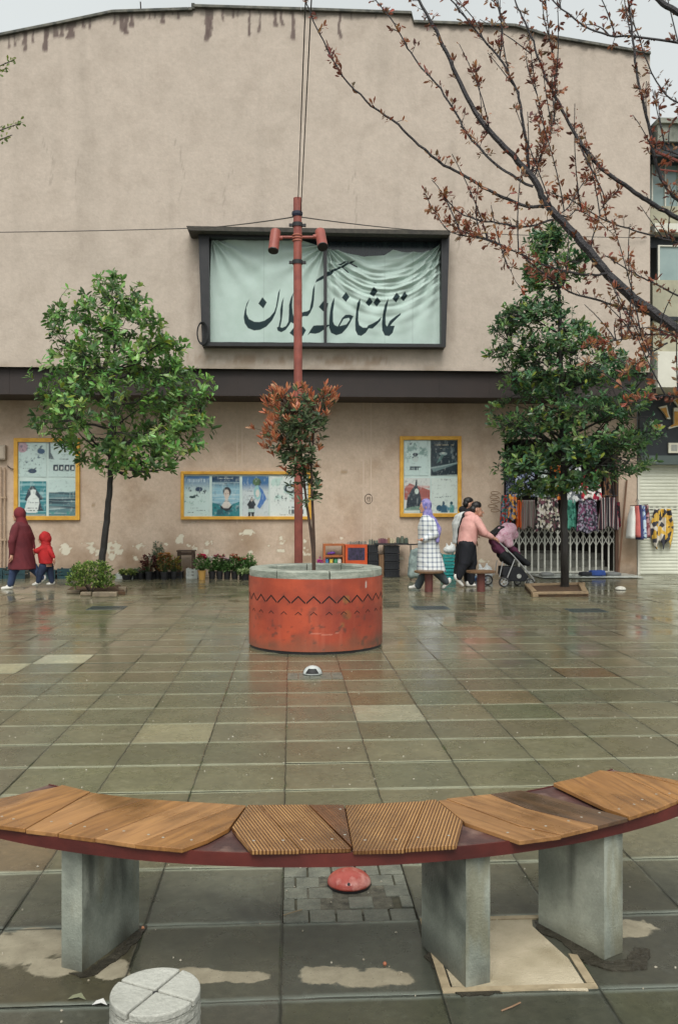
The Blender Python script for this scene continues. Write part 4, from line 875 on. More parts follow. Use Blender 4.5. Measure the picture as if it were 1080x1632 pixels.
def bush(name, c, rx, rz, n, cols, leafL, label, cat='bush', grp=None, seed=3, thin=.45, stems=14, flowers=None, fm=None):
    random.seed(seed); o = thing(name, (c.x, c.y, c.z), label, cat, grp); L = []; q = MB()
    for k in range(n):
        a = random.uniform(0, 6.28); r = random.random()**.4; ph = random.uniform(-.6, 1)
        p = c + Vector((math.cos(a)*r*rx*math.sqrt(max(.08,1-max(0,ph)**2*.8)), math.sin(a)*r*rx*.8, rz + ph*rz*.95)); p += rv(.02)
        for j in range(5):
            d = Vector((math.cos(a), math.sin(a), .9)) + rv(.7); L.append((p, d, Vector((0,0,1))+rv(.4), leafL*random.uniform(.6,1.2), leafL*thin, pick(cols)))
    for k in range(stems):
        a = random.uniform(0, 6.28); q.tube([c + Vector((math.cos(a)*.03, math.sin(a)*.03, 0)), c + Vector((math.cos(a)*rx*.4, math.sin(a)*rx*.4, rz*.8)), c + Vector((math.cos(a)*rx*.75, math.sin(a)*rx*.7, rz*random.uniform(1,1.7)))], [.006,.004,.002], 4)
    part('stem', q, bark, o); mb, cc = leaves(L); part('foliage', mb, leafmat(name+' leaf'), o, cols=cc)
    return o
b_ = G(153, 944); b_.y -= .0
bush('bush', Vector((b_.x, 15.75, .03)), .41, .27, 620, [(.28,.4,.08),(.18,.3,.07),(.4,.5,.14),(.1,.18,.05),(.07,.12,.04)], .055, 'rounded yellow-green leafy bush at the foot of the left tree', seed=12)

# photinia in the planter
def photinia():
    random.seed(21); Y = PC.y; base = at(500, 905, Y); base.z = .69
    o = thing('sapling', base, 'thin red-tipped sapling growing in the round planter', 'tree'); q = MB()
    ends = []
    def S_(pts, r): 
        P = [base] + [at(x, y, Y+dy) for x, y, dy in pts]; q.tube(P, [r*(1-.7*i/(len(P)-1)) for i in range(len(P))], 8); return P
    trunks = [S_([(499,880,0),(494,840,.02),(488,800,.04),(484,760,.05),(478,700,.06),(470,650,.05)], .02), S_([(500,870,0),(499,830,-.03),(497,790,-.05),(496,740,-.05),(500,690,-.02),(510,650,0)], .022), S_([(498,860,0),(492,820,.05),(485,780,.08),(470,730,.1),(450,690,.12)], .013)]
    prof = [(608,458,500),(618,425,537),(640,412,538),(665,404,532),(690,402,520),(715,418,510),(740,430,505),(760,455,510),(785,462,520),(800,478,512)]
    B = np.array([tuple(P[i].lerp(P[i+1], t)) for P in trunks for i in range(3, len(P)-1) for t in (0,.33,.66)]); L = []; ys = [p[0] for p in prof]; n = 0
    while n < 300:
        py = random.uniform(612, 800); xl = np.interp(py, ys, [p[1] for p in prof]); xr = np.interp(py, ys, [p[2] for p in prof]); hw = (xr-xl)/2
        if random.random() > (hw/58)**1.3*(1 if py < 745 else .55): continue
        r = random.random()**.5; a = random.uniform(0, 6.28); w = at((xl+xr)/2+r*math.cos(a)*hw, py, Y); w.y += r*math.sin(a)*hw*Y/F
        if noise2(np.array([w.x*3]), np.array([w.z*3+w.y*2]), 1.5, 3, 4)[0] < .41: continue
        n += 1; d = np.linalg.norm(B-np.array(w), axis=1)+np.maximum(0, B[:, 2]-w.z); s = Vector(B[int(np.argmin(d))]); q.tube([s, s.lerp(w,.5)+rv(.02), w], [.005,.004,.002], 4)
        px = (xl+xr)/2+r*math.cos(a)*hw
        red = (py < 648 and random.random() < .8) or (px < 445 and random.random() < .8) or random.random() < .09*(1+r)
        ax = ((w-s).normalized()*.5+Vector((0,0,.8))+rv(.15)).normalized(); e1 = ax.orthogonal().normalized(); e2 = ax.cross(e1)
        for j in range(random.randint(7, 11)):
            t = random.uniform(0, 6.28); sp = random.uniform(.2, .75) if red else random.uniform(.6, 1.7); dr = ax*math.cos(sp)+(e1*math.cos(t)+e2*math.sin(t))*math.sin(sp)
            c = pick([(.58,.18,.09),(.66,.26,.13),(.48,.14,.07),(.54,.3,.16)]) if red else pick([(.08,.14,.06),(.13,.19,.08),(.06,.1,.05),(.16,.21,.1)])
            ln = random.uniform(.06,.1); L.append((w-ax*random.uniform(0,.05), dr, ax+rv(.3), ln, ln*(.26 if red else .36), c))
    part('trunk', q, M('brown sapling bark', lin(84,62,48), lin(58,44,36), sc=12, rough=.6, bump=.5), o); mb, cc = leaves(L); part('crown', mb, leafmat('photinia leaf'), o, cols=cc)
photinia()

# overhanging plum tree, trunk just outside the right edge
def plum():
    random.seed(33); q = MB(); L = []
    base = Vector((3.35, 5.6, 0)); fork = Vector((3.2, 5.5, 1.9))
    o = thing('plum_tree', base, 'bare-branched tree with copper red spring leaves reaching in from the right', 'tree')
    q.tube([base, base+Vector((0,0,.6)), fork, fork+Vector((.1,.1,1.2)), fork+Vector((.05,.3,2.6)), fork+Vector((0,.4,4))], [.13,.11,.1,.08,.05,.02], 14)
    joints = {'f': fork, 'g': fork+Vector((.1,.1,1.2)), 'h': fork+Vector((.05,.25,2.2))}
    def br(pts, r0, r1, Ya, Yb, start=None, dens=1.0, lf=1.0, up=.3):
        n = len(pts); P = [at(x, y, Ya+(Yb-Ya)*i/(n-1)) for i, (x, y) in enumerate(pts)]
        if start: P = [joints[start]] + [joints[start].lerp(P[0], .5)-Vector((0,0,.06))] + P
        R = [r0*(1-i/(len(P)-1))+r1*i/(len(P)-1) for i in range(len(P))]
        Q = []; RR = []
        for i in range(len(P)-1):
            m = 4
            for k in range(m):
                t = k/m; a = P[max(i-1,0)]; b = P[i]; c = P[i+1]; d = P[min(i+2,len(P)-1)]
                p = .5*((2*b)+(c-a)*t+(2*a-5*b+4*c-d)*t*t+(3*b-a-3*c+d)*t**3); Q.append(p+rv(.0025)); RR.append(R[i]*(1-t)+R[i+1]*t)
        Q.append(P[-1]); RR.append(R[-1]); q.tube(Q, RR, 8 if r0 > .012 else 5)
        # spurs and leaf clusters along it
        for i in range(3 if start else 0, len(Q)-1):
            seg = (Q[i+1]-Q[i]); ln = seg.length; k = np.random.poisson(ln*29*dens*(1.0 if RR[i] < .012 else .35))
            for _ in range(k):
                s = Q[i].lerp(Q[i+1], random.random()); dr = (seg.normalized()*.5+rv(.6)+Vector((0,0,up))).normalized(); l = random.uniform(.01, .06) if RR[i] > .004 else random.uniform(.008,.03)
                e = s+dr*l; q.tube([s, e], [.0025,.0018], 4)
                if random.random() < lf: cluster(e, dr)
                if random.random() < .3: cluster(s+dr*l*.5, dr, True)
        cluster(Q[-1], (Q[-1]-Q[-2]).normalized())
        return Q, RR
    cr_ = [(.24,.08,.05),(.3,.12,.065),(.18,.065,.045),(.36,.17,.08),(.26,.15,.09),(.38,.13,.07)]
    grn = [(.3,.22,.1),(.25,.16,.08)]
    def cluster(p, d, small=False):
        n = random.randint(1, 2) if small else random.randint(3, 7); c0 = pick(cr_)
        if p.z < 2.75 and random.random() < .35: c0 = pick([(.42,.2,.09),(.4,.24,.12),(.34,.14,.06)])
        for j in range(n):
            dr = (d*.8+rv(.55)+Vector((0,0,.1))).normalized(); ln = random.uniform(.018, .047)*(.6 if small else 1)
            L.append((p+rv(.006), dr, rv(1)+Vector((0,0,.6)), ln, ln*random.uniform(.3,.48), tuple(v*random.uniform(.8,1.2) for v in c0)))
    m0 = [(1160,590),(1080,529),(1040,498),(1009,476),(969,438),(938,400),(911,369),(884,340),(867,320),(849,284),(818,249),(787,218),(756,178),(733,133),(711,84),(689,40),(667,0),(650,-50)]
    branches = []
    branches.append(br(m0, .037, .007, 5.1, 5.6, 'f', .6))
    D = 1.0
    spec = [
     ([(867,329),(840,328),(800,313),(769,298),(733,276),(698,256),(658,222),(627,193),(600,175),(565,143),(540,112),(515,65),(487,2),(478,-30)], .011,.003, 5.25,5.0,.75),
     ([(849,298),(822,284),(791,262),(764,236),(742,209),(724,178),(702,142),(671,107),(649,76),(627,36),(600,4),(585,-20)], .009,.003, 5.3,5.5,1.0),
     ([(842,271),(840,240),(831,191),(827,156),(813,124),(796,93),(769,62),(747,36),(718,0),(700,-25)], .011,.004, 5.4,5.6,.8),
     ([(796,93),(800,58),(798,27),(790,-10)], .006,.004, 5.55,5.6,.6),
     ([(880,350),(836,362),(796,356),(747,347),(720,329),(706,310)], .007,.003, 5.25,5.1,2.0),
     ([(800,391),(767,378),(730,366),(712,352)], .006,.003, 5.2,5.1,2.2),
     ([(964,436),(942,438),(907,433),(867,422),(836,409),(800,391),(756,378),(716,369),(693,338),(676,307)], .008,.002, 5.2,5.0,1.3),
     ([(1040,500),(1000,493),(956,480),(911,467),(884,449),(849,422),(827,404),(806,400),(802,409),(829,458)], .008,.0015, 5.2,4.9,1.1),
     ([(1061,546),(1042,560),(1023,573),(990,600)], .006,.002, 5.0,4.8,1.6),
     ([(1070,535),(1040,532),(1000,540),(960,546),(930,552)], .006,.002, 5.0,4.9,1.8),
     ([(1009,476),(1005,510),(995,535),(975,560)], .005,.002, 5.15,5.0,1.8),
     ([(880,345),(905,330),(930,290),(960,270)], .005,.002, 5.3,5.4,1.2),
     ([(884,340),(905,345),(920,335),(950,350),(975,372)], .005,.002, 5.3,5.4,1.6),
     ([(845,275),(870,230),(880,200),(885,150),(880,90),(872,30),(868,-20)], .006,.003, 5.4,5.6,2.2),
     ([(850,285),(862,250),(868,220),(862,180),(850,120),(842,60)], .005,.002, 5.4,5.7,1.5),
     ([(938,400),(950,360),(960,330),(985,300)], .005,.002, 5.3,5.5,1.4),
     ([(787,218),(768,195),(765,150),(758,110)], .004,.002, 5.5,5.5,2.6),
    ]
    for s in spec: branches.append(br(s[0], s[1], s[2], s[3], s[4], None, s[5]))
    big = [
     ([(1150,372),(1080,347),(1044,327),(1018,311),(987,289),(956,267),(929,236),(911,204),(889,164),(876,138),(862,107),(849,67),(831,27),(818,0),(805,-30)], .018,.004, 5.3,5.7,'g',.8),
     ([(1130,360),(1080,320),(1058,293),(1044,258),(1036,213),(1022,156),(1013,111),(1007,53),(1000,0),(996,-30)], .014,.005, 5.1,5.3,'g',1.0),
     ([(1150,90),(1080,69),(1022,60),(969,56),(929,40),(884,4),(870,-20)], .01,.004, 5.2,5.4,'h',1.0),
     ([(1150,60),(1080,20),(1049,0),(1020,-25)], .022,.014, 4.8,4.9,'h',.5),
     ([(1150,405),(1080,387),(1049,378),(1000,364),(956,347),(911,320),(876,307)], .01,.003, 5.5,5.7,'g',1.3),
     ([(1150,500),(1080,471),(1044,453),(1018,440),(987,422),(960,405)], .009,.003, 5.4,5.6,'f',1.5),
     ([(1150,560),(1100,545),(1060,528),(1020,520),(985,522)], .007,.002, 4.9,4.8,'f',1.5),
     ([(1150,650),(1080,633),(1045,632),(1010,642),(1000,640)], .006,.002, 4.4,4.3,'f',1.6),
     ([(1150,300),(1090,250),(1060,240),(1030,222)], .008,.003, 5.0,5.1,'g',1.0),
     ([(1150,190),(1080,165),(1045,130),(1020,70),(1005,20)], .008,.003, 5.4,5.5,'h',.9),
    ]
    for s in big: branches.append(br(s[0], s[1], s[2], s[3], s[4], s[5], s[6]))
    # young upright shoots
    for k in range(80):
        Q, RR = random.choice(branches); i = random.randrange(len(Q)//4, len(Q)-2); s = Q[i]; 
        pxs = CX + F*((s.x*cy_-s.y*sy_)/(s.x*sy_+s.y*cy_))
        if pxs < 760 and random.random() < .8: continue
        ln = random.uniform(.18, .6); d = (Vector((-.28,.05,.95))+rv(.22)).normalized(); bend = rv(.06)
        pts = [s+d*ln*t+bend*t*t for t in np.linspace(0,1,6)]
        q.tube(pts, [.0045*(1-.5*t) for t in np.linspace(0,1,6)], 5)
        for j in range(int(ln*24)):
            t = random.uniform(.1, 1); e = s+d*ln*t+bend*t*t; dr = (d*.5+rv(.6)).normalized(); cluster(e+dr*.01, dr, random.random() < .5)
    part('trunk', q, M('plum bark', lin(44,40,42), lin(26,24,26), sc=18, rough=.6, bump=1, bsc=70), o)
    mb, cc = leaves(L); part('crown', mb, leafmat('plum leaf', .4, .35), o, cols=cc)
    # tree beyond the left edge, of which only two leafy twigs reach into the picture
    random.seed(4); base = Vector((-2.9, 5.2, 0)); o = thing('hornbeam', base, 'green leafed twigs poking in at the upper left edge', 'tree'); q = MB(); L = []
    q.tube([base, base+Vector((.05,0,1.4)), base+Vector((0,.05,3)), base+Vector((.05,0,4.6))], [.09,.075,.05,.015], 10)
    for tip, st in ((at(24,95,5), 3.2), (at(12,108,5), 3.1), (at(34,196,5), 2.9), (at(20,215,5), 2.8), (at(-40,150,5), 3.0), (at(-120,60,5.1), 3.4)):
        s = base+Vector((.02,0,st)); pts = [s.lerp(tip, t)+Vector((0,0,.12*math.sin(math.pi*t))) for t in np.linspace(0,1,9)]; q.tube(pts, [.012*(1-.8*t) for t in np.linspace(0,1,9)], 5)
        for j in range(70):
            t = random.uniform(.55, 1)**.6; p = s.lerp(tip, t)+Vector((0,0,.12*math.sin(math.pi*t)))+rv(.012); ln = random.uniform(.015,.032); L.append((p, rv(1)+Vector((.5,0,.4)), rv(1), ln, ln*.5, pick([(.2,.28,.05),(.28,.34,.07),(.12,.18,.04)])))
    part('trunk', q, bark, o); mb, cc = leaves(L); part('crown', mb, leafmat('spring leaf', .4, .35), o, cols=cc)
plum()

# ------------------------------------------------------------------ bench
BC = Vector((.14, 4.885, 0)); BR1, BR0 = 2.232, 1.84
def woodmat(name, ang, ribs, c1, c2, wet=.5):
    m = bpy.data.materials.new(name); m.use_nodes = True; nt = m.node_tree; N = nt.nodes; L = nt.links; b = N['Principled BSDF']
    g = N.new('ShaderNodeNewGeometry'); mp = N.new('ShaderNodeMapping'); mp.vector_type = 'POINT'; mp.inputs['Rotation'].default_value = (0, 0, -ang); L.new(g.outputs['Position'], mp.inputs[0])
    m2 = N.new('ShaderNodeMapping'); m2.inputs['Scale'].default_value = (1.3, 15, 15); L.new(mp.outputs[0], m2.inputs[0])
    n = N.new('ShaderNodeTexNoise'); n.inputs['Scale'].default_value = 2.2; n.inputs['Detail'].default_value = 8; n.inputs['Distortion'].default_value = .8; L.new(m2.outputs[0], n.inputs['Vector'])
    r = N.new('ShaderNodeMapRange'); r.inputs[1].default_value = .3; r.inputs[2].default_value = .7; L.new(n.outputs[0], r.inputs[0])
    mx = N.new('ShaderNodeMix'); mx.data_type = 'RGBA'; mx.inputs[6].default_value = (*c1, 1); mx.inputs[7].default_value = (*c2, 1); L.new(r.outputs[0], mx.inputs[0]); col = mx.outputs[2]
    n2 = N.new('ShaderNodeTexNoise'); n2.inputs['Scale'].default_value = 3.4; n2.inputs['Detail'].default_value = 6; L.new(g.outputs['Position'], n2.inputs['Vector'])
    r2 = N.new('ShaderNodeMapRange'); r2.inputs[1].default_value = .5; r2.inputs[2].default_value = .74; L.new(n2.outputs[0], r2.inputs[0])
    m3 = N.new('ShaderNodeMix'); m3.data_type = 'RGBA'; m3.blend_type = 'MULTIPLY'; m3.inputs[7].default_value = (.42,.36,.32,1); L.new(col, m3.inputs[6]); L.new(r2.outputs[0], m3.inputs[0]); col = m3.outputs[2]
    r3 = N.new('ShaderNodeMapRange'); r3.inputs[1].default_value = .45; r3.inputs[2].default_value = .62; r3.inputs[3].default_value = .42; r3.inputs[4].default_value = .14+.1*(1-wet); L.new(n2.outputs[0], r3.inputs[0]); L.new(r3.outputs[0], b.inputs['Roughness'])
    bp = N.new('ShaderNodeBump'); bp.inputs['Strength'].default_value = .35; bp.inputs['Distance'].default_value = .002
    if ribs:
        s = N.new('ShaderNodeSeparateXYZ'); L.new(mp.outputs[0], s.inputs[0]); k = N.new('ShaderNodeMath'); k.operation = 'MULTIPLY'; k.inputs[1].default_value = 2*math.pi/.0105; L.new(s.outputs[1], k.inputs[0])
        sn = N.new('ShaderNodeMath'); sn.operation = 'SINE'; L.new(k.outputs[0], sn.inputs[0])
        rr = N.new('ShaderNodeMapRange'); rr.inputs[1].default_value = -.75; rr.inputs[2].default_value = .1; L.new(sn.outputs[0], rr.inputs[0])
        m4 = N.new('ShaderNodeMix'); m4.data_type = 'RGBA'; m4.inputs[6].default_value = (*lin(104,68,38), 1); L.new(col, m4.inputs[7]); L.new(rr.outputs[0], m4.inputs[0]); col = m4.outputs[2]
        L.new(rr.outputs[0], bp.inputs['Height']); bp.inputs['Strength'].default_value = .9; bp.inputs['Distance'].default_value = .004
    else: L.new(n.outputs[0], bp.inputs['Height'])
    L.new(col, b.inputs['Base Color']); L.new(bp.outputs[0], b.inputs['Normal']); return m
def bench():
    o = thing('curved_bench', G(560, 1500), 'curved bench with worn wooden boards on a dark red steel ring and stone legs', 'bench')
    ZT = .475; a0, a1 = math.radians(-125.2), math.radians(-51); n = 90
    pl = M('dirty dark red steel plate', lin(92,62,58), lin(66,46,44), sc=7, rough=.5, bump=.3, c3=lin(120,96,86), sc3=9, rvar=.15)
    rd = M('dark red enamel rim', lin(98,42,36), lin(72,32,29), sc=5, rough=.4, bump=.1)
    def arc(r0, r1, z0, z1):
        rs = []
        for k in range(n+1):
            t = a0+(a1-a0)*k/n; c, s = math.cos(t), math.sin(t); rs.append([(BC.x+r*c, BC.y+r*s, z) for r, z in ((r0,z0),(r1,z0),(r1,z1),(r0,z1))])
        return MB().rings(rs)
    part('seat_plate', arc(BR0, BR1-.006, ZT-.022, ZT-.0155), pl, o)
    part('rim', arc(BR1-.006, BR1, ZT-.054, ZT-.0125), rd, o, label='dark red front rim'); part('rim', arc(BR0-.006, BR0, ZT-.054, ZT-.0125), rd, o, label='dark red back rim')
    A1, A2 = lin(168,120,68), lin(122,84,48); B1, B2 = lin(178,136,86), lin(150,110,68)
    D1, D2 = lin(104,78,56), lin(72,56,44)
    def wd(p, q_): v = G(*q_, ZT)-G(*p, ZT); return math.atan2(v.y, v.x)
    gl_ = wd((92,1329),(245,1270)); gr = wd((954,1317),(790,1266)); ge = wd((1043,1292),(940,1234))
    W1 = woodmat('worn board left', gl_, False, A1, A2); W1b = woodmat('worn board left pale', gl_, False, lin(174,128,80), lin(132,94,58))
    W2 = woodmat('worn board right', gr, False, lin(168,124,78), lin(124,88,54)); W3 = woodmat('worn board far right', ge, False, A1, A2)
    R1 = woodmat('ribbed board left', wd((490,1284),(556,1350)), True, B1, B2); R2 = woodmat('ribbed board right', wd((645,1354),(678,1276)), True, B1, B2)
    K1 = woodmat('dark wet board', gr, False, D1, D2, 1); K2 = woodmat('dark wedge board', wd((490,1284),(556,1350)), True, lin(134,90,58), lin(100,66,44), 1)
    bs = [('L', W1b, [(-74,1287),(-71,1301),(-30,1310),(100,1251),(0,1271)]), ('L', W1, [(-30,1310),(0,1317),(40,1322),(145,1262),(100,1251)]), ('L', W1b, [(40,1322),(91,1328),(158,1296),(232,1273),(190,1268),(145,1262)]),
      ('L', W1, [(92,1329),(150,1337),(245,1299),(305,1278),(232,1273),(158,1297)]), ('L', W1b, [(150,1337),(215,1347),(300,1314),(380,1283),(305,1278),(245,1299)]), ('L', W1, [(215,1347),(290,1354),(332,1339),(366,1321),(393,1284),(380,1283),(300,1314)]),
      ('C', R1, [(395,1284),(413,1284),(479,1357),(400,1358),(368,1321)]), ('C', R1, [(413,1284),(490,1283),(560,1354),(479,1356)]), ('C', K2, [(491,1283),(548,1283),(561,1351)]),
      ('C', R2, [(549,1283),(678,1276),(645,1354),(562,1356)]), ('C', R2, [(678,1276),(694,1275),(738,1310),(727,1349),(645,1354)]),
      ('R', W2, [(697,1275),(710,1273),(828,1317),(895,1331),(828,1340),(739,1310)]), ('R', W2, [(710,1273),(780,1266),(838,1289),(954,1317),(895,1331),(828,1317)]), ('R', K1, [(780,1266),(828,1260),(870,1269),(935,1287),(1001,1305),(954,1317),(838,1289)]),
      ('E', W3, [(880,1250),(923,1240),(1043,1292),(1003,1305),(962,1290)]), ('E', W3, [(923,1240),(954,1228),(976,1230),(1080,1277),(1043,1292)]), ('E', W3, [(976,1230),(1006,1233),(1126,1265),(1080,1277)]), ('E', W3, [(1006,1233),(1080,1246),(1135,1257),(1126,1265)])]
    scr = M('dull screw head', lin(176,170,156), rough=.5, metal=.3)
    dz = {'L': 0, 'C': .002, 'R': .001, 'E': .005}; lb = {K1: 'dark rain-soaked board', K2: 'dark wedge-shaped board'}
    for k, (g, m, poly) in enumerate(bs):
        P = [G(x, y, ZT) for x, y in poly]; c = sum(P, Vector())/len(P); P = [c+(p-c)*(1-.003/max(.05,(p-c).length)) for p in P]
        q = MB(); z = ZT + dz[g] + random.uniform(-.0025, .0025); q.prism([(p.x, p.y) for p in P], z-.0145, z); bd = part('board', q, m, o, label=lb.get(m), bevel=.002)
        fr_ = sorted(P, key=lambda p: -(p-BC).length)[:2]; ce = sum(P, Vector())/len(P)
        for f_ in fr_:
            w_ = f_.lerp(ce, .38); q = MB(); q.lathe((w_.x, w_.y, z), [(.0045,-.001),(.0045,.0006),(.002,.001)], 10); part('screw', q, scr, bd)
    st = M('veined grey marble', lin(176,180,166), lin(138,144,132), sc=5, rough=.42, bump=.25, bsc=130, c3=lin(120,126,116), sc3=3, paint=True, rvar=.2, grain=.16, gsc=60)
    def leg(p0, p1, w, sgn):
        # p0 front corner, p1 back corner on the ground (points), w: thickness to one side
        d = (p1-p0); L_ = max(d.length, .3); d.normalize(); nrm = Vector((-d.y, d.x, 0))*sgn; zs = np.linspace(0, ZT-.022, 24); us = np.linspace(0, 1, 24); q = MB(); cols = []
        for face in range(4):
            O, A = ((p0, d*L_), (p0+d*L_, nrm*w), (p0+d*L_+nrm*w, -d*L_), (p0+nrm*w, -nrm*w))[face]
            P = np.zeros((24, 24, 3)); 
            for i, z in enumerate(zs):
                for j, u in enumerate(us): v = O+A*u; P[i, j] = (v.x, v.y, z)
            X = P[..., 0]*3+P[..., 1]*2; Z = P[..., 2]; nn = noise2(X+face, Z*1.2, 3, 4, face+int(p0.x*10)%7); col = np.zeros((24,24,4))
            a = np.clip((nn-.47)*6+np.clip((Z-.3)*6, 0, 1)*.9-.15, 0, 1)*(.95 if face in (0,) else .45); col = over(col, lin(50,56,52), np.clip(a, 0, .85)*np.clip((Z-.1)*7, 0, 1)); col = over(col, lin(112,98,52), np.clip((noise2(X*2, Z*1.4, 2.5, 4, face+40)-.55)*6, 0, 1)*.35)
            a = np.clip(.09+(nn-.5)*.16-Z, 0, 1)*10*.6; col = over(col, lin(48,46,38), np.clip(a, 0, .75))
            run = np.clip(1.2-np.abs(np.linspace(0,1,24)[None]-.45+(nn-.5)*.2)/.07, 0, 1)*np.clip((Z-.05)*5, 0, 1)*(face == 0); col = over(col, lin(54,58,54), run*.6)
            q.grid(P if sgn < 0 else P[:, ::-1]); cols.append(col.reshape(-1, 4))
        q.prism([tuple(v)[:2] for v in (p0, p0+d*L_, p0+d*L_+nrm*w, p0+nrm*w)], ZT-.024, ZT-.0225); cols.append(np.zeros((8, 4)))
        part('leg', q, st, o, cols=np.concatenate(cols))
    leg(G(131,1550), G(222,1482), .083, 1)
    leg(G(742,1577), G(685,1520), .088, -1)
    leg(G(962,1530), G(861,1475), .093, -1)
bench()
# bollard in the foreground
def bollard():
    zt = .31; c = G(248, 1578, zt); R = .112
    o = thing('bollard', (c.x, c.y, 0), 'pale concrete bollard with a cross scored in its top, bottom left', 'bollard')
    m = M('pale pitted concrete', lin(172,172,162), lin(148,148,138), sc=9, rough=.8, bump=.8, bsc=70, c3=lin(140,140,130), sc3=6)
    m2 = M('pale concrete top', lin(180,180,170), lin(160,160,150), sc=6, rough=.75, bump=.5, bsc=90, c3=lin(134,134,124), sc3=5, grain=.15, gsc=60)
    q = MB(); q.lathe((c.x, c.y, 0), [(R,0),(R,.03),(R-.001,.1),(R,.2),(R-.002,.24),(R,.246),(R-.003,.262),(R,.268),(R-.002,.285),(R-.001,zt-.02)], 64); part('body', q, m, o, smooth=False)
    an = math.radians(62)
    for k in range(4):
        t0 = an + k*math.pi/2; q = MB(); g = .0035; u = Vector((math.cos(t0), math.sin(t0), 0)); v = Vector((-u.y, u.x, 0)); pts = []
        ins = Vector((c.x, c.y, 0)) + u*g + v*g; ring = [ins]
        for s in np.linspace(math.asin(g/R), math.pi/2-math.asin(g/R), 16): ring.append(Vector((c.x, c.y, 0))+u*(R-.001)*math.cos(s)+v*(R-.001)*math.sin(s))
        q.prism([tuple(p)[:2] for p in ring], zt-.0195, zt); part('top_quarter', q, m2, o, bevel=.004)
    q = MB(); q.lathe((c.x, c.y, zt-.012), [(.008,-.005),(.008,.006),(.004,.008)], 12); part('pin', q, blk, o)
bollard()
# ground lights
def dome(px, py, R, H, m, lab, opening):
    c = G(px, py); o = thing('ground_light', c, lab, 'ground light', 'dome lights set in the paving')
    q = MB(); q.lathe((c.x, c.y, 0), [(R*math.cos(t), .008+H*math.sin(t)) for t in np.linspace(0, math.pi/2-.01, 14)], 40); part('dome', q, m, o, smooth=True)
    q = MB(); q.lathe((c.x, c.y, 0), [(R*.97, -.01),(R*.99,.012),(R*.9,.014)], 40, False); part('collar', q, blk, o)
    q = MB()
    for a in (-math.pi/2-.08, -math.pi/2+2.1, -math.pi/2-2.1):
        if opening:
            rr = .86; 
            G_ = np.zeros((6, 13, 3))
            for i_ in range(6):
                for j_ in range(13):
                    hh = .16+.56*i_/5; da = (-1+2*j_/12)*(.75-.2*i_/5); t = math.asin(hh); G_[i_, j_] = (c.x+(R*math.cos(t)+.002)*math.cos(a+da), c.y+(R*math.cos(t)+.002)*math.sin(a+da), .009+H*hh)
            q.grid(G_)
        else:
            t = .5; p = Vector((c.x+R*math.cos(t)*math.cos(a), c.y+R*math.cos(t)*math.sin(a), .008+H*math.sin(t))); q.tube([p+Vector((-math.cos(a), -math.sin(a), -.6))*.004, p+Vector((math.cos(a), math.sin(a), .7))*.002], .006, 12)
    part('opening', q, M('black hole', (.01,.01,.01), rough=.6), o)
dome(556, 1409, .088, .05, M('chipped red enamel', lin(176,84,72), lin(150,62,54), sc=14, rough=.25, bump=.2, bsc=60, c3=lin(200,140,128), sc3=16), 'chipped red metal dome light in the paving under the bench', False)
dome(498, 1075, .088, .075, M('white cast metal', lin(196,200,196), lin(170,174,170), sc=9, rough=.4), 'white dome light with a dark opening in front of the planter', True)
dome(988, 940, .1, .06, M('off white plastic', lin(204,202,190), lin(186,184,172), sc=9, rough=.5), 'off-white dome on the paving right of the right tree', False)
gr_m = M('blue grey cast grating', lin(70,86,88), lin(50,64,68), sc=8, rough=.35, metal=.3)
for px, py, lab in ((171,969,'steel floor drain grating in front of the left tree'), (686,969,'steel floor drain grating right of the round planter'), (933,973,'steel floor drain grating in front of the right tree')):
    c = G(px, py); o = thing('floor_grate', c, lab, 'floor grate', 'floor drain gratings'); w, d = .27, .22
    q = MB(); q.box(c.x-w, c.x+w, c.y-d, c.y-d+.03, -.02, .005); q.box(c.x-w, c.x+w, c.y+d-.03, c.y+d, -.02, .005); q.box(c.x-w, c.x-w+.03, c.y-d+.03, c.y+d-.03, -.02, .005); q.box(c.x+w-.03, c.x+w, c.y-d+.03, c.y+d-.03, -.02, .005); part('frame', q, gr_m, o)
    q = MB()
    for k in range(11): x = c.x-w+.05+k*.045; q.box(x-.012, x+.012, c.y-d+.03, c.y+d-.03, -.02, .0045)
    part('bar', q, gr_m, o)
    q = MB(); q.box(c.x-w+.03, c.x+w-.03, c.y-d+.03, c.y+d-.03, .0006, .001); part('shadow_sheet', q, blk, o)  # black sheet on the paving, standing for the shaded drain between the bars

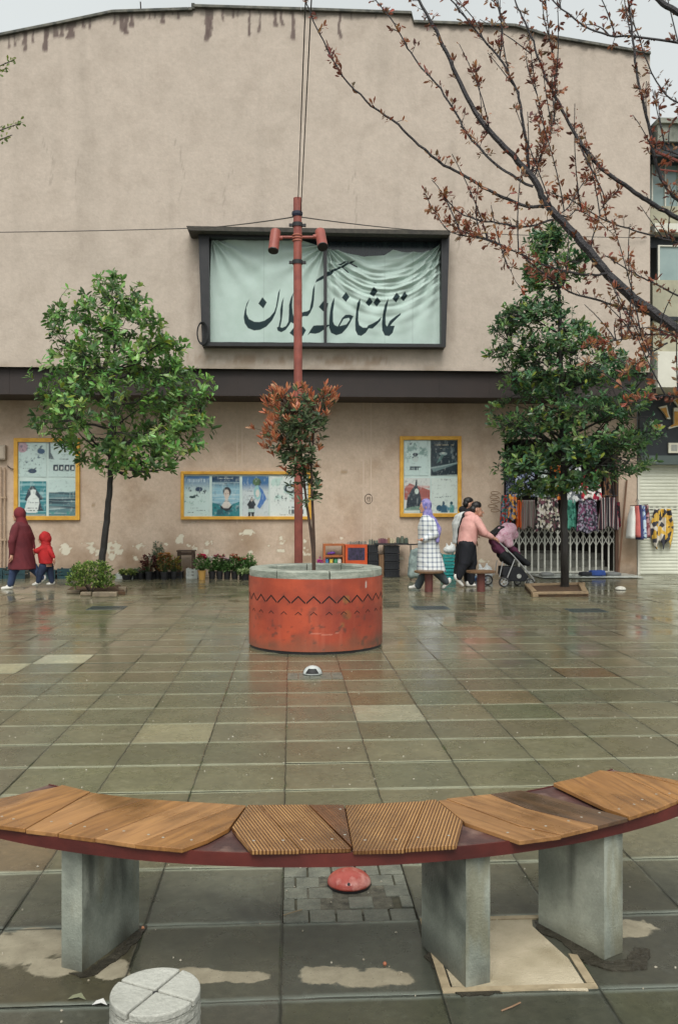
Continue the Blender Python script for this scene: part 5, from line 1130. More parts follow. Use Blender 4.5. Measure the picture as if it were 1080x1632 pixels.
# ------------------------------------------------------------------ people
def ringpts(c, ax, r, n=14, flat=None):
    u = ax.orthogonal().normalized(); w = ax.cross(u); return [c+(u*math.cos(2*math.pi*k/n)+w*math.sin(2*math.pi*k/n))*r for k in range(n)]
def blob(name, prims, m, parent, vox=.012, sm=3, label=None, conv=None, wr=None):
    if wr is None: wr = 0.0 if name in ('body', 'shoe', 'seat', 'basket', 'fold') else .012
    mb = MB()
    for p in prims:
        if p[0] == 'cap':
            a, b, r0, r1 = conv(p[1]), conv(p[2]), p[3], p[4]; ax = (b-a); l = ax.length; ax = ax.normalized() if l > 1e-6 else Vector((0,0,1)); rs = []
            for t in np.linspace(-math.pi/2+.15, 0, 5): rs.append(ringpts(a+ax*math.sin(t)*r0, ax, r0*math.cos(t)))
            for t in np.linspace(0, math.pi/2-.15, 5): rs.append(ringpts(b+ax*math.sin(t)*r1, ax, r1*math.cos(t)))
            mb.rings(rs)
        elif p[0] == 'ell':
            c = conv(p[1]); rx, ry, rz = p[2]; tilt = p[3] if len(p) > 3 else 0; rs = []; R_ = Matrix.Rotation(tilt, 3, 'Y')
            for t in np.linspace(-math.pi/2+.12, math.pi/2-.12, 11): rs.append([c+R_@Vector((rx*math.cos(t)*math.cos(a), ry*math.cos(t)*math.sin(a), rz*math.sin(t))) for a in [2*math.pi*k/16 for k in range(16)]])
            mb.rings(rs)
        elif p[0] == 'loft':
            rs = []
            for (px, py, rx, ry) in p[1][::-1]:
                c = conv((px, py, p[2] if len(p) > 2 else 0)); rs.append([c+Vector((rx*math.cos(a), ry*math.sin(a), 0)) for a in [2*math.pi*k/24 for k in range(24)]])
            mb.rings(rs)
        elif p[0] == 'prism':  # side outline in px, dy range
            pts = [conv((x, y, 0)) for x, y in p[1]]; Yb = pts[0].y; mb.vprism([(v.x, v.z) for v in pts], Yb+p[2], Yb+p[3])
    me = bpy.data.meshes.new('tmp'); me.from_pydata(mb.v, [], mb.f); tmp = bpy.data.objects.new('tmp', me); C.objects.link(tmp)
    r = tmp.modifiers.new('r', 'REMESH'); r.mode = 'VOXEL'; r.voxel_size = vox; s = tmp.modifiers.new('s', 'SMOOTH'); s.iterations = sm; s.factor = .5
    dg = bpy.context.evaluated_depsgraph_get(); nm = bpy.data.meshes.new_from_object(tmp.evaluated_get(dg)); bpy.data.objects.remove(tmp)
    if wr:
        nn_ = len(nm.vertices); co = np.empty(nn_*3); no = np.empty(nn_*3); nm.vertices.foreach_get('co', co); nm.vertices.foreach_get('normal', no); co = co.reshape(-1, 3); no = no.reshape(-1, 3)
        k = (noise2(co[:, 0]*1.0+co[:, 1]*.8+co[:, 2]*.55, co[:, 2]*.5+co[:, 0]*.4, 9, 3, len(name))-.5)*2; k = np.sign(k)*np.abs(k)**.8
        nm.vertices.foreach_set('co', (co+no*(k*wr)[:, None]).ravel()); nm.update()
    nm.name = name; off = wpos(parent); nm.transform(Matrix.Translation(-off)); nm.materials.clear(); nm.materials.append(m)
    nm.polygons.foreach_set('use_smooth', [True]*len(nm.polygons)); o = bpy.data.objects.new(name, nm); C.objects.link(o); o.parent = parent
    if label: o['label'] = label
    return o
skin = M('skin', lin(196,150,126), lin(184,136,112), sc=12, rough=.5)
hairM = M('black hair', lin(28,24,24), lin(18,16,16), sc=40, rough=.45, bump=.6, bsc=90)
whiteS = M('white shoe', lin(222,220,212), lin(200,198,190), sc=14, rough=.5)
def cloth(name, c1, c2=None, **k): return M(name, c1, c2 or tuple(v*.7 for v in c1), sc=k.pop('sc', 6), rough=.85, bump=.6, bsc=k.pop('bsc', 14), **k)
def hand(p, d, dy, r=.011):
    """palm and five fingers curled, prims in conv space via raw vectors"""
    out = []
    P = p; out.append(('cap', P, P+d*.07, .03, .032)); side = Vector((0, 1, 0)); up = d.cross(side).normalized()
    for k in range(4):
        b = P+d*.085+side*(-.028+.019*k); l = (.055, .065, .06, .045)[k]; m = b+d*l*.55-up*.008; e = m+d*l*.35-up*l*.5
        out += [('cap', b-d*.03, m, r, r*.9), ('cap', m, e, r*.9, r*.75)]
    b = P+d*.03+side*-.03; out += [('cap', b, b+d*.035-side*.03-up*.01, r*1.1, r), ('cap', b+d*.035-side*.03-up*.01, b+d*.065-side*.03-up*.03, r, r*.8)]
    return out
def conv_at(Y0_): 
    def f(p): return p if isinstance(p, Vector) else at(p[0], p[1], Y0_) + Vector((0, p[2] if len(p) > 2 else 0, 0))
    return f
def head_prims(px, py, face, s=1.0, dy=0):
    # face -1 looks left, +1 looks right
    u = lambda a, b: (px+a*face*s, py+b*s, dy)
    return [('ell', u(0,0), (.093*s,.075*s,.115*s)), ('ell', u(2.2,4), (.062*s,.055*s,.075*s)), ('cap', u(7.2,1), u(8.8,3.2), .010*s, .013*s), ('ell', u(6.6,-1.5), (.02*s,.05*s,.014*s)), ('ell', u(7.2,5.6), (.014*s,.024*s,.010*s)), ('ell', u(5.6,8.6), (.026*s,.03*s,.022*s)),
            ('ell', (px-.6*face*s, py+1*s, dy-.076*s), (.016*s,.012*s,.03*s)), ('cap', u(-2,6), u(-3,14), .05*s, .055*s)]
def shoe(name, heel, toe, conv, parent, s=1):
    h, t = conv(heel), conv(toe); d = (t-h); m = h+d*.45
    return blob(name, [('ell', h+Vector((0,0,.035*s)), (.04*s,.038*s,.042*s)), ('cap', h+Vector((0,0,.02*s)), t+Vector((0,0,.012*s)), .036*s, .03*s), ('cap', h+Vector((0,0,.06*s)), m+Vector((0,0,.04*s)), .034*s, .03*s)], whiteS, parent, .008, 2, conv=conv)
def eye(parent, px, py, cv, dy=-.03):
    c = cv((px, py, dy)); q = MB(); q.lathe((c.x, c.y, c.z-.006), [(.004,0),(.008,.004),(.008,.008),(.004,.012)], 8); part('eye', q, blk, parent)

plaid = bpy.data.materials.new('pale plaid wool')
def plaid_mat(m):
    m.use_nodes = True; N = m.node_tree.nodes; L = m.node_tree.links; b = N['Principled BSDF']; b.inputs['Roughness'].default_value = .9
    g = N.new('ShaderNodeTexCoord'); s = N.new('ShaderNodeSeparateXYZ'); L.new(g.outputs['Object'], s.inputs[0]); outs = []
    for ax, per in ((0, .085), (2, .085)):
        k = N.new('ShaderNodeMath'); k.operation = 'MULTIPLY'; k.inputs[1].default_value = 6.283/per; L.new(s.outputs[ax], k.inputs[0]); n = N.new('ShaderNodeMath'); n.operation = 'SINE'; L.new(k.outputs[0], n.inputs[0])
        r = N.new('ShaderNodeMapRange'); r.inputs[1].default_value = .35; r.inputs[2].default_value = .75; r.inputs[4].default_value = .55; L.new(n.outputs[0], r.inputs[0]); outs.append(r.outputs[0])
    a = N.new('ShaderNodeMath'); a.operation = 'ADD'; a.use_clamp = True; L.new(outs[0], a.inputs[0]); L.new(outs[1], a.inputs[1])
    mx = N.new('ShaderNodeMix'); mx.data_type = 'RGBA'; mx.inputs[6].default_value = (*lin(214,218,216), 1); mx.inputs[7].default_value = (*lin(112,122,138), 1); L.new(a.outputs[0], mx.inputs[0]); L.new(mx.outputs[2], b.inputs['Base Color'])
plaid_mat(plaid)

def woman_plaid():
    Y = 16.25; cv = conv_at(Y); g = G(684, 940); o = thing('person', (at(684,900,Y).x, Y, 0), 'person in a pale plaid coat and violet headscarf walking left past the poster window', 'person')
    el, hd = at(689,853,Y)+Vector((0,-.2,0)), at(674,858,Y)+Vector((0,-.2,0)); d = (hd-el).normalized()
    body = head_prims(677, 807, -1) + [('loft', [(680,822,.07,.09),(681,832,.13,.18),(682,860,.12,.14),(683,885,.15,.17)]), ('cap', (683,832,-.16), el, .05, .042), ('cap', el, hd, .04, .03), ('cap', (683,832,.16), (690,855,.2), .05, .04), ('cap', (690,855,.2), (676,862,.18), .04, .03),
        ('cap', (679,888,-.08), (672,912,-.1), .08, .06), ('cap', (672,912,-.1), (664,933,-.1), .055, .038), ('cap', (687,888,.08), (697,912,.1), .08, .06), ('cap', (697,912,.1), (711,931,.1), .055, .038)] + hand(hd, d, 0)
    blob('body', body, skin, o, .010, 2, conv=cv)
    blob('coat', [('loft', [(680,821,.08,.10),(681,828,.14,.2),(681,840,.18,.215),(682,860,.19,.2),(683,880,.21,.2),(685,895,.245,.22),(687,911,.275,.25)]), ('cap', (685,831,-.16), (690,852,-.22), .075, .07), ('cap', (690,852,-.22), (675,858,-.2), .068, .06), ('cap', (683,831,.16), (690,852,.22), .07, .06), ('cap', (690,852,.22), (678,860,.2), .06, .055)], plaid, o, .012, 2, conv=cv)
    sc = cloth('violet patterned scarf', lin(160,148,196), lin(84,88,150), sc=16)
    blob('headscarf', [('ell', (678.5,805.5,0), (.105,.095,.128)), ('cap', (680,814,0), (682,826,0), .085, .1), ('loft', [(682,822,.09,.1),(683,829,.15,.19),(684,836,.15,.16)]), ('cap', (688,826,-.14), (696,842,-.18), .045, .05), ('cap', (696,842,-.18), (694,862,-.19), .05, .03)], sc, o, .011, 2, conv=cv)
    tr = cloth('grey wide trousers', lin(84,94,98), lin(60,68,72))
    blob('trousers', [('cap', (681,902,-.07), (673,916,-.09), .09, .085), ('cap', (673,916,-.09), (665,932,-.1), .085, .075), ('cap', (688,902,.07), (700,915,.09), .09, .085), ('cap', (700,915,.09), (712,928,.1), .085, .06)], tr, o, .012, 2, conv=cv)
    shoe('shoe', (665,936,-.1), (652,936.5,-.1), cv, o); shoe('shoe', (709,934,.1), (719,930,.1), cv, o) if False else shoe('shoe', (717,929,.1), (707,938,.1), cv, o)
woman_plaid()
def man():
    Y = 17.15; cv = conv_at(Y); o = thing('person', (at(736,900,Y).x, Y, 0), 'bearded person in a white and black jacket, half hidden behind the pink hoodie', 'person')
    hd = at(752,850,Y); 
    body = head_prims(747, 803, 1) + [('loft', [(742,816,.07,.09),(739,826,.14,.19),(738,850,.13,.15),(738,868,.15,.16)]), ('cap', (739,825,-.17), (742,846,-.2), .05, .042), ('cap', (742,846,-.2), (752,860,-.15), .04, .03), ('cap', (739,825,.17), (745,846,.2), .05, .042), ('cap', (745,846,.2), (756,855,.16), .04, .03),
       ('cap', (736,868,-.08), (733,896,-.08), .085, .06), ('cap', (733,896,-.08), (727,920,-.08), .055, .04), ('cap', (740,868,.08), (747,896,.08), .085, .06), ('cap', (747,896,.08), (746,926,.08), .055, .04)] + hand(cv((752,860,-.15)), Vector((.7,0,-.7)), 0) + hand(cv((756,855,.16)), Vector((1,0,0)), 0)
    b = blob('body', body, skin, o, .010, 2, conv=cv)
    blob('hair', [('ell', (746,798,0), (.1,.085,.075)), ('ell', (742,803,0), (.06,.08,.08)), ('ell', (751.5,810.5,0), (.035,.05,.035))], hairM, o, .009, 2, label='short black hair and beard', conv=cv)
    blob('jacket', [('loft', [(742,815,.09,.11),(738,822,.17,.21),(736,835,.2,.22),(736,850,.19,.2),(736,866,.2,.2)]), ('cap', (735,825,-.17), (732,842,-.23), .085, .075), ('cap', (732,842,-.23), (745,858,-.18), .07, .05), ('cap', (739,825,.17), (744,846,.2), .08, .07), ('cap', (744,846,.2), (752,855,.17), .065, .05)], cloth('white jacket', lin(214,216,212), lin(184,188,186)), o, .012, 2, conv=cv)
    blob('scarf', [('cap', (746,813,-.1), (738,822,-.26), .06, .07), ('cap', (738,822,-.26), (731,845,-.3), .08, .09), ('cap', (731,845,-.3), (729,880,-.28), .09, .08), ('cap', (737,812,.0), (748,817,.0), .08, .06)], cloth('black drape', lin(26,26,30), lin(18,18,22)), o, .012, 2, label='long black drape over one shoulder', conv=cv)
    blob('trousers', [('cap', (736,868,-.07), (732,896,-.08), .14, .12), ('cap', (732,896,-.08), (727,918,-.08), .11, .08), ('cap', (741,868,.07), (747,896,.08), .13, .11), ('cap', (747,896,.08), (746,924,.08), .1, .08)], cloth('black trousers', lin(28,30,36), lin(20,22,26)), o, .012, 2, conv=cv)
    shoe('shoe', (724,917,-.08), (734,927,-.08), cv, o); shoe('shoe', (744,931,.08), (755,931,.08), cv, o); eye(o, 753.5, 801, cv, -.045)
man()
def pink():
    Y = 16.75; cv = conv_at(Y); o = thing('person', (at(743,900,Y).x, Y, 0), 'person in a pink hoodie and black trousers pushing the stroller', 'person')
    el, hd = at(768,850,Y)+Vector((0,-.24,0)), at(782,857,Y)+Vector((0,-.22,0)); d = (hd-el).normalized()
    body = [('ell', (759,811,0), (.09,.075,.115), -.35), ('ell', (764,818,0), (.055,.055,.07)), ('cap', (769,815,0), (771,818,0), .009, .013), ('ell', (768,823,0), (.02,.03,.012)), ('cap', (756,817,0), (752,826,0), .052, .055), ('ell', (757,813,-.076), (.014,.012,.028)),
      ('loft', [(752,823,.08,.1),(750,832,.14,.19),(746,850,.13,.15),(744,868,.15,.17)]), ('cap', (755,832,-.18), el, .055, .045), ('cap', el, hd, .042, .03), ('cap', (755,832,.18), (767,849,.22), .055, .045), ('cap', (767,849,.22), (781,856,.2), .042, .03),
      ('cap', (742,868,-.08), (736,896,-.09), .09, .065), ('cap', (736,896,-.09), (727,922,-.09), .06, .04), ('cap', (747,868,.08), (752,898,.08), .09, .065), ('cap', (752,898,.08), (749,928,.08), .06, .04)] + hand(hd, d, 0) + hand(cv((781,856,.2)), d, 0)
    blob('body', body, skin, o, .010, 2, conv=cv)
    blob('hair', [('ell', (758,806,0), (.105,.088,.085), -.3), ('ell', (754,811,0), (.08,.085,.085))], hairM, o, .009, 2, conv=cv)
    pk = cloth('pink fleece hoodie', lin(226,174,164), lin(206,150,142), sc=5)
    blob('hoodie', [('loft', [(752,820,.1,.12),(751,827,.17,.2),(749,838,.19,.22),(746,852,.185,.21),(744,862,.19,.21),(743.5,868,.17,.19)]), ('ell', (748,820,0), (.11,.12,.07)), ('cap', (757,830,-.17), (768,849,-.24), .085, .07), ('cap', (768,849,-.24), (779,855,-.22), .066, .05), ('cap', (757,830,.17), (767,849,.22), .08, .065), ('cap', (767,849,.22), (778,855,.2), .06, .045)], pk, o, .012, 2, conv=cv)
    blob('trousers', [('cap', (742,867,-.07), (738,895,-.09), .16, .12), ('cap', (738,895,-.09), (729,919,-.09), .11, .065), ('cap', (747,867,.07), (752,897,.08), .15, .12), ('cap', (752,897,.08), (751,928,.08), .11, .065), ('cap', (744,868,0), (745,890,0), .15, .13)], cloth('wide black trousers', lin(26,28,36), lin(18,20,26)), o, .012, 2, conv=cv)
    shoe('shoe', (724,922,-.09), (735,933,-.09), cv, o); shoe('shoe', (746,934,.08), (757,934,.08), cv, o); eye(o, 767, 813.5, cv, -.04)
pink()
def maroon():
    Y = 16.9; cv = conv_at(Y); o = thing('person', (at(36,900,Y).x, Y, 0), 'person in a long maroon hooded coat and jeans walking beside the child', 'person')
    el, hd = at(26,862,Y)+Vector((0,-.23,0)), at(25,884,Y)+Vector((0,-.21,0)); h2 = at(52,877,Y)+Vector((0,.05,0))
    body = head_prims(30, 820, -1) + [('loft', [(33,833,.07,.09),(34,842,.13,.18),(35,868,.12,.15),(36,890,.15,.17)]), ('cap', (31,841,-.17), el, .05, .042), ('cap', el, hd, .04, .028), ('cap', (37,841,.16), (46,862,.16), .05, .042), ('cap', (46,862,.16), h2, .04, .028),
      ('cap', (32,890,-.08), (24,910,-.09), .085, .06), ('cap', (24,910,-.09), (20,932,-.09), .055, .04), ('cap', (40,890,.08), (52,908,.08), .085, .06), ('cap', (52,908,.08), (66,923,.08), .055, .04)] + hand(hd, Vector((-.1,0,-1)), 0) + hand(h2, Vector((.2,0,-.98)), 0)
    blob('body', body, skin, o, .010, 2, conv=cv)
    mc = cloth('maroon wool coat', lin(104,36,42), lin(84,28,36), sc=4)
    blob('coat', [('loft', [(33,831,.09,.11),(34,838,.16,.2),(34,850,.2,.22),(34,870,.21,.22),(35,890,.235,.23),(36,907,.26,.25)]), ('cap', (31,841,-.17), (26,862,-.24), .08, .07), ('cap', (26,862,-.24), (25,880,-.22), .066, .055), ('cap', (38,841,.16), (46,860,.18), .08, .065), ('cap', (46,860,.18), (51,873,.08), .062, .05)], mc, o, .012, 2, conv=cv)
    blob('hood', [('ell', (32.5,819,0), (.118,.105,.135)), ('cap', (34,828,0), (35,836,0), .1, .12)], cloth('maroon hood', lin(120,36,42), lin(92,28,36)), o, .011, 2, conv=cv)
    blob('jeans', [('cap', (31,893,-.07), (24,912,-.09), .11, .085), ('cap', (24,912,-.09), (20,930,-.09), .08, .065), ('cap', (41,893,.07), (53,908,.08), .11, .085), ('cap', (53,908,.08), (65,921,.08), .08, .065)], cloth('blue jeans', lin(50,66,96), lin(38,52,80)), o, .011, 2, conv=cv)
    shoe('shoe', (21,937,-.09), (7,938,-.09), cv, o); shoe('shoe', (69,924,.08), (57,934,.08), cv, o)
maroon()
def child():
    Y = 17.0; cv = conv_at(Y); o = thing('person', (at(74,900,Y).x, Y, 0), 'small child in a bright red hooded jacket holding the adult\'s hand', 'person')
    h2 = at(54,878,Y)+Vector((0,-.03,0)); h3 = at(89,889,Y)+Vector((0,-.13,0))
    body = head_prims(69, 857, -1, .85) + [('loft', [(73,868,.05,.06),(74,875,.09,.12),(75,893,.09,.11),(75,903,.1,.11)]), ('cap', (71,874,-.1), (63,877,-.08), .035, .03), ('cap', (63,877,-.08), h2, .03, .022), ('cap', (79,874,.1), (86,882,-.12), .035, .03), ('cap', (86,882,-.12), h3, .028, .02),
      ('cap', (72,902,-.05), (67,914,-.06), .06, .045), ('cap', (67,914,-.06), (63,928,-.06), .04, .03), ('cap', (78,902,.05), (80,915,.06), .06, .045), ('cap', (80,915,.06), (82,929,.06), .04, .03)] + [(a, *[v if not isinstance(v, float) else v*.7 for v in r]) for a, *r in hand(h2, Vector((-.9,0,.1)), 0)] + [(a, *[v if not isinstance(v, float) else v*.7 for v in r]) for a, *r in hand(h3, Vector((.2,0,-1)), 0)]
    blob('body', body, skin, o, .008, 2, conv=cv)
    rj = cloth('bright red jacket', lin(186,36,36), lin(156,28,32), sc=6)
    blob('jacket', [('loft', [(73,866,.07,.08),(73,872,.13,.15),(74,884,.15,.15),(75,898,.155,.16)]), ('cap', (71,873,-.1), (62,878,-.08), .058, .05), ('cap', (62,878,-.08), (57,878,-.04), .048, .04), ('cap', (79,873,-.06), (86,882,-.13), .058, .05), ('cap', (86,882,-.13), (88.5,887,-.13), .048, .04)], rj, o, .010, 2, conv=cv)
    blob('hood', [('ell', (72,856,0), (.108,.1,.115)), ('ell', (76,859,0), (.08,.09,.09)), ('cap', (73,863,0), (74,868,0), .08, .09)], rj, o, .009, 2, conv=cv)
    blob('trousers', [('cap', (71,902,-.05), (66,915,-.06), .085, .07), ('cap', (66,915,-.06), (63,926,-.06), .068, .055), ('cap', (78,902,.05), (80,915,.06), .085, .065), ('cap', (80,915,.06), (82,927,.06), .062, .05)], cloth('dark blue trousers', lin(36,50,76), lin(28,38,60)), o, .010, 2, conv=cv)
    shoe('shoe', (64,930,-.06), (55,932,-.06), cv, o, .85); shoe('shoe', (84,931,.06), (75,932,.06), cv, o, .85)
child()

# ------------------------------------------------------------------ stroller
def stroller():
    Y = 16.95; cv = conv_at(Y); o = thing('stroller', (at(812,930,Y).x, Y, 0), 'black folding stroller with a pink quilted canopy', 'stroller')
    pkc = M('pink printed canopy', lin(232,196,208), lin(222,180,196), sc=26, rough=.8, c3=lin(206,140,164), sc3=24)
    pur = cloth('plum lining', lin(112,56,84), lin(86,44,68)); bk = cloth('black nylon', lin(24,26,30), lin(34,36,40)); alu = M('brushed tube', lin(190,192,190), rough=.35, metal=.6)
    Pt = lambda x, y, dy=0: at(x, y, Y)+Vector((0, dy, 0))
    blob('canopy', [('cap', (793,858,-.14), (810,843,-.14), .1, .13), ('cap', (793,858,.14), (810,843,.14), .1, .13), ('cap', (800,851,-.15), (808,866,-.15), .13, .08), ('cap', (800,851,.15), (808,866,.15), .13, .08), ('cap', (812,845,0), (818,852,0), .13, .1), ('cap', (808,866,-.1), (808,866,.1), .08, .08), ('ell', (804,852,0), (.18,.26,.2))], pkc, o, .014, 5, conv=cv, wr=.004)
    blob('canopy_flap', [('cap', (780,853,-.16), (798,840,-.18), .025, .03), ('cap', (780,853,.16), (798,840,.18), .025, .03), ('cap', (788,847,-.15), (788,847,.15), .03, .03), ('cap', (781,852,-.15), (781,852,.15), .02, .02), ('cap', (797,840,-.15), (797,840,.15), .03, .03), ('cap', (792,844,-.15), (792,844,.15), .03, .03), ('cap', (784,850,-.15), (784,850,.15), .025, .025)], bk, o, .012, 3, conv=cv)
    blob('seat_back', [('cap', (786,863,-.12), (798,880,-.12), .075, .07), ('cap', (786,863,.12), (798,880,.12), .075, .07), ('ell', (792,872,0), (.12,.2,.13))], pur, o, .014, 3, conv=cv)
    blob('seat', [('cap', (800,884,-.13), (812,896,-.13), .09, .07), ('cap', (800,884,.13), (812,896,.13), .09, .07), ('ell', (806,890,0), (.14,.2,.1)), ('cap', (818,882,-.13), (838,898,-.13), .055, .05), ('cap', (818,882,.13), (838,898,.13), .055, .05), ('cap', (828,890,-.12), (828,890,.12), .06, .06), ('cap', (820,884,-.12), (820,884,.12), .06, .06), ('cap', (836,897,-.12), (836,897,.12), .055, .055)], bk, o, .014, 3, conv=cv)
    blob('blanket', [('cap', (812,872,-.1), (824,882,-.1), .05, .045), ('cap', (812,872,.1), (824,882,.1), .05, .045), ('ell', (818,877,0), (.09,.14,.07))], pur, o, .014, 3, conv=cv)
    blob('basket', [('prism', [(797,902),(826,903),(838,918),(832,926),(804,925),(796,915)], -.2, .2)], bk, o, .014, 3, conv=cv)
    q = MB(); c = Pt(822, 917, -.22); q.tube([c, c+Vector((0,.012,0))], .045, 20); part('badge', q, M('badge print', lin(196,198,190), lin(120,124,120), sc=40, rough=.5), o)
    q = MB()
    for dy in (-.23, .23):
        q.tube([Pt(781,856,dy), Pt(792,865,dy), Pt(812,884,dy), Pt(843,919,dy), Pt(846,925,dy)], .012, 8); q.tube([Pt(815,890,dy), Pt(803,920,dy)], .012, 8); q.tube([Pt(796,894,dy), Pt(791,918,dy)], .01, 8)
    q.tube([Pt(781,856,-.23), Pt(779,855,-.2), Pt(779,855,.2), Pt(781,856,.23)], .014, 8); q.tube([Pt(803,920,-.23), Pt(803,920,.23)], .01, 8); part('frame', q, alu, o)
    for (x, y, r, dy) in ((781,924,.105,.24),(798,927,.105,-.24),(828,927,.075,.2),(840,926,.085,-.2)):
        c = Pt(x, 0, dy); c.z = r+.0; q = MB(); ring = [(c.x+r*.84*math.cos(t), c.y, c.z+r*.84*math.sin(t)) for t in np.linspace(0, 2*math.pi, 28)]; q.tube(ring, r*.16, 8); w = part('wheel', q, blk, o, smooth=True)
        q = MB(); q.tube([c-Vector((0,.015,0)), c+Vector((0,.015,0))], r*.22, 12)
        for k in range(5): t = 2*math.pi*k/5; q.tube([c, c+Vector((math.cos(t)*r*.75, 0, math.sin(t)*r*.75))], .008, 6)
        q.tube([(c.x+r*.66*math.cos(t), c.y, c.z+r*.66*math.sin(t)) for t in np.linspace(0, 2*math.pi, 24)], .008, 6); part('rim', q, alu, w)
stroller()

# ------------------------------------------------------------------ stools
woodS = M('oiled wood', lin(120,92,64), lin(92,68,46), sc=6, rough=.4, stretch=(1,6,1)); postR = M('brick red post', lin(112,62,54), lin(92,50,46), sc=7, rough=.5)
def stool(px, lab):
    c = G(px, 943); o = thing('stool', c, lab, 'stool', 'round fixed stools on red posts')
    q = MB(); q.lathe((c.x, c.y, 0), [(.24,.345),(.27,.355),(.27,.385),(.25,.39)], 32); part('seat', q, woodS, o)
    q = MB(); q.lathe((c.x, c.y, 0), [(.075,0),(.075,.345)], 20); part('post', q, postR, o)
stool(683, 'round stool half hidden by the plaid coat'); stool(766, 'round wooden-topped stool on a red post in front of the stroller handle')

# ------------------------------------------------------------------ clothes stall at the doorway
def pat(name, cols, sc, kind='vor', rough=.85):
    m = bpy.data.materials.new(name); m.use_nodes = True; N = m.node_tree.nodes; L = m.node_tree.links; b = N['Principled BSDF']; b.inputs['Roughness'].default_value = rough
    tc = N.new('ShaderNodeTexCoord')
    if kind == 'vor':
        t = N.new('ShaderNodeTexVoronoi'); t.inputs['Scale'].default_value = sc; L.new(tc.outputs['Object'], t.inputs['Vector']); s = N.new('ShaderNodeSeparateColor'); L.new(t.outputs['Color'], s.inputs[0]); f = s.outputs[0]
    else:
        t = N.new('ShaderNodeTexWave'); t.inputs['Scale'].default_value = sc; t.inputs['Distortion'].default_value = 1.5 if kind == 'wave' else .15; t.bands_direction = 'X' if kind != 'diag' else 'DIAGONAL'; L.new(tc.outputs['Object'], t.inputs['Vector']); f = t.outputs['Fac']
    r = N.new('ShaderNodeValToRGB'); r.color_ramp.interpolation = 'CONSTANT'; e = r.color_ramp.elements
    for i, c in enumerate(cols):
        x = e[i] if i < 2 else e.new(i/len(cols)); x.position = i/len(cols); x.color = (*lin(*c), 1)
    L.new(f, r.inputs[0]); L.new(r.outputs[0], b.inputs['Base Color']); return m
K_ = (28,28,34)
gar = [ # px outline top-left x, top y, bottom y, width px, material, label
 (806,742,795,14,pat('p1',[(30,34,40),(120,130,150),(60,66,80)],30),'narrow dark scarf hanging at the left door jamb'),
 (820,752,790,34,pat('p2',[(150,160,190),(70,80,110),(196,204,214),(50,58,80)],26),'blue and lavender speckled scarf in the upper row'),
 (855,744,794,22,pat('p3',[(204,214,206),(70,80,78),(190,200,196),(120,140,120)],16),'white and grey leaf print scarf in the upper row'),
 (875,742,797,20,pat('p4',[(206,104,40),(24,22,26),(220,140,60),(30,26,30)],13),'orange and black print scarf beside the trunk'),
 (903,742,800,24,pat('p5',[(204,208,206),(120,126,130),(226,228,226),(60,66,74)],14),'white and grey print scarf right of the trunk'),
 (925,748,796,32,pat('p6',[(150,30,60),(226,220,214),(196,50,60),(28,26,30)],13),'crimson and white print scarf in the upper row'),
 (960,748,795,18,pat('p7',[(40,30,28),(120,86,60),(24,22,24)],14),'brown and black print scarf near the right jamb'),
 (797,789,835,16,pat('p8',[(46,60,62),(180,56,50),(120,130,150),(60,120,110)],22),'dark multicolour scarf lowest at the left jamb'),
 (809,788,828,15,pat('p9',[(226,130,40),(120,130,160),(236,180,80),(60,66,80)],18),'blue and orange patterned scarf in the lower row'),
 (822,797,842,12,cloth('plain orange', lin(212,100,44)),'plain bright orange cloth in the lower row'),
 (830,797,842,24,pat('p10',[(110,104,98),(130,90,90),(96,92,88),(120,116,108)],3.0,'str'),'taupe striped cloth next to the orange one'),
 (853,793,845,38,pat('p11',[(40,38,40),(176,170,150),(80,72,66),(206,200,190),(110,70,80)],18),'brown and cream floral blouse in the lower row'),
 (902,797,842,16,pat('p12',[(64,130,112),(90,160,140),(40,96,84)],14),'sea green scarf right of the trunk'),
 (918,796,848,34,pat('p13',[(60,60,72),(150,146,160),(36,36,44),(120,70,100)],24),'grey and plum small-print blouse in the lower row'),
 (954,793,842,30,pat('p14',[(30,28,34),(196,192,186),(110,36,48),(40,34,40)],2.6,'str'),'black, white and maroon striped scarf at the right jamb'),
 (979,800,838,9,pat('p15',[(120,40,56),(40,30,36)],16),'dark red scarf hanging over the right jamb')]
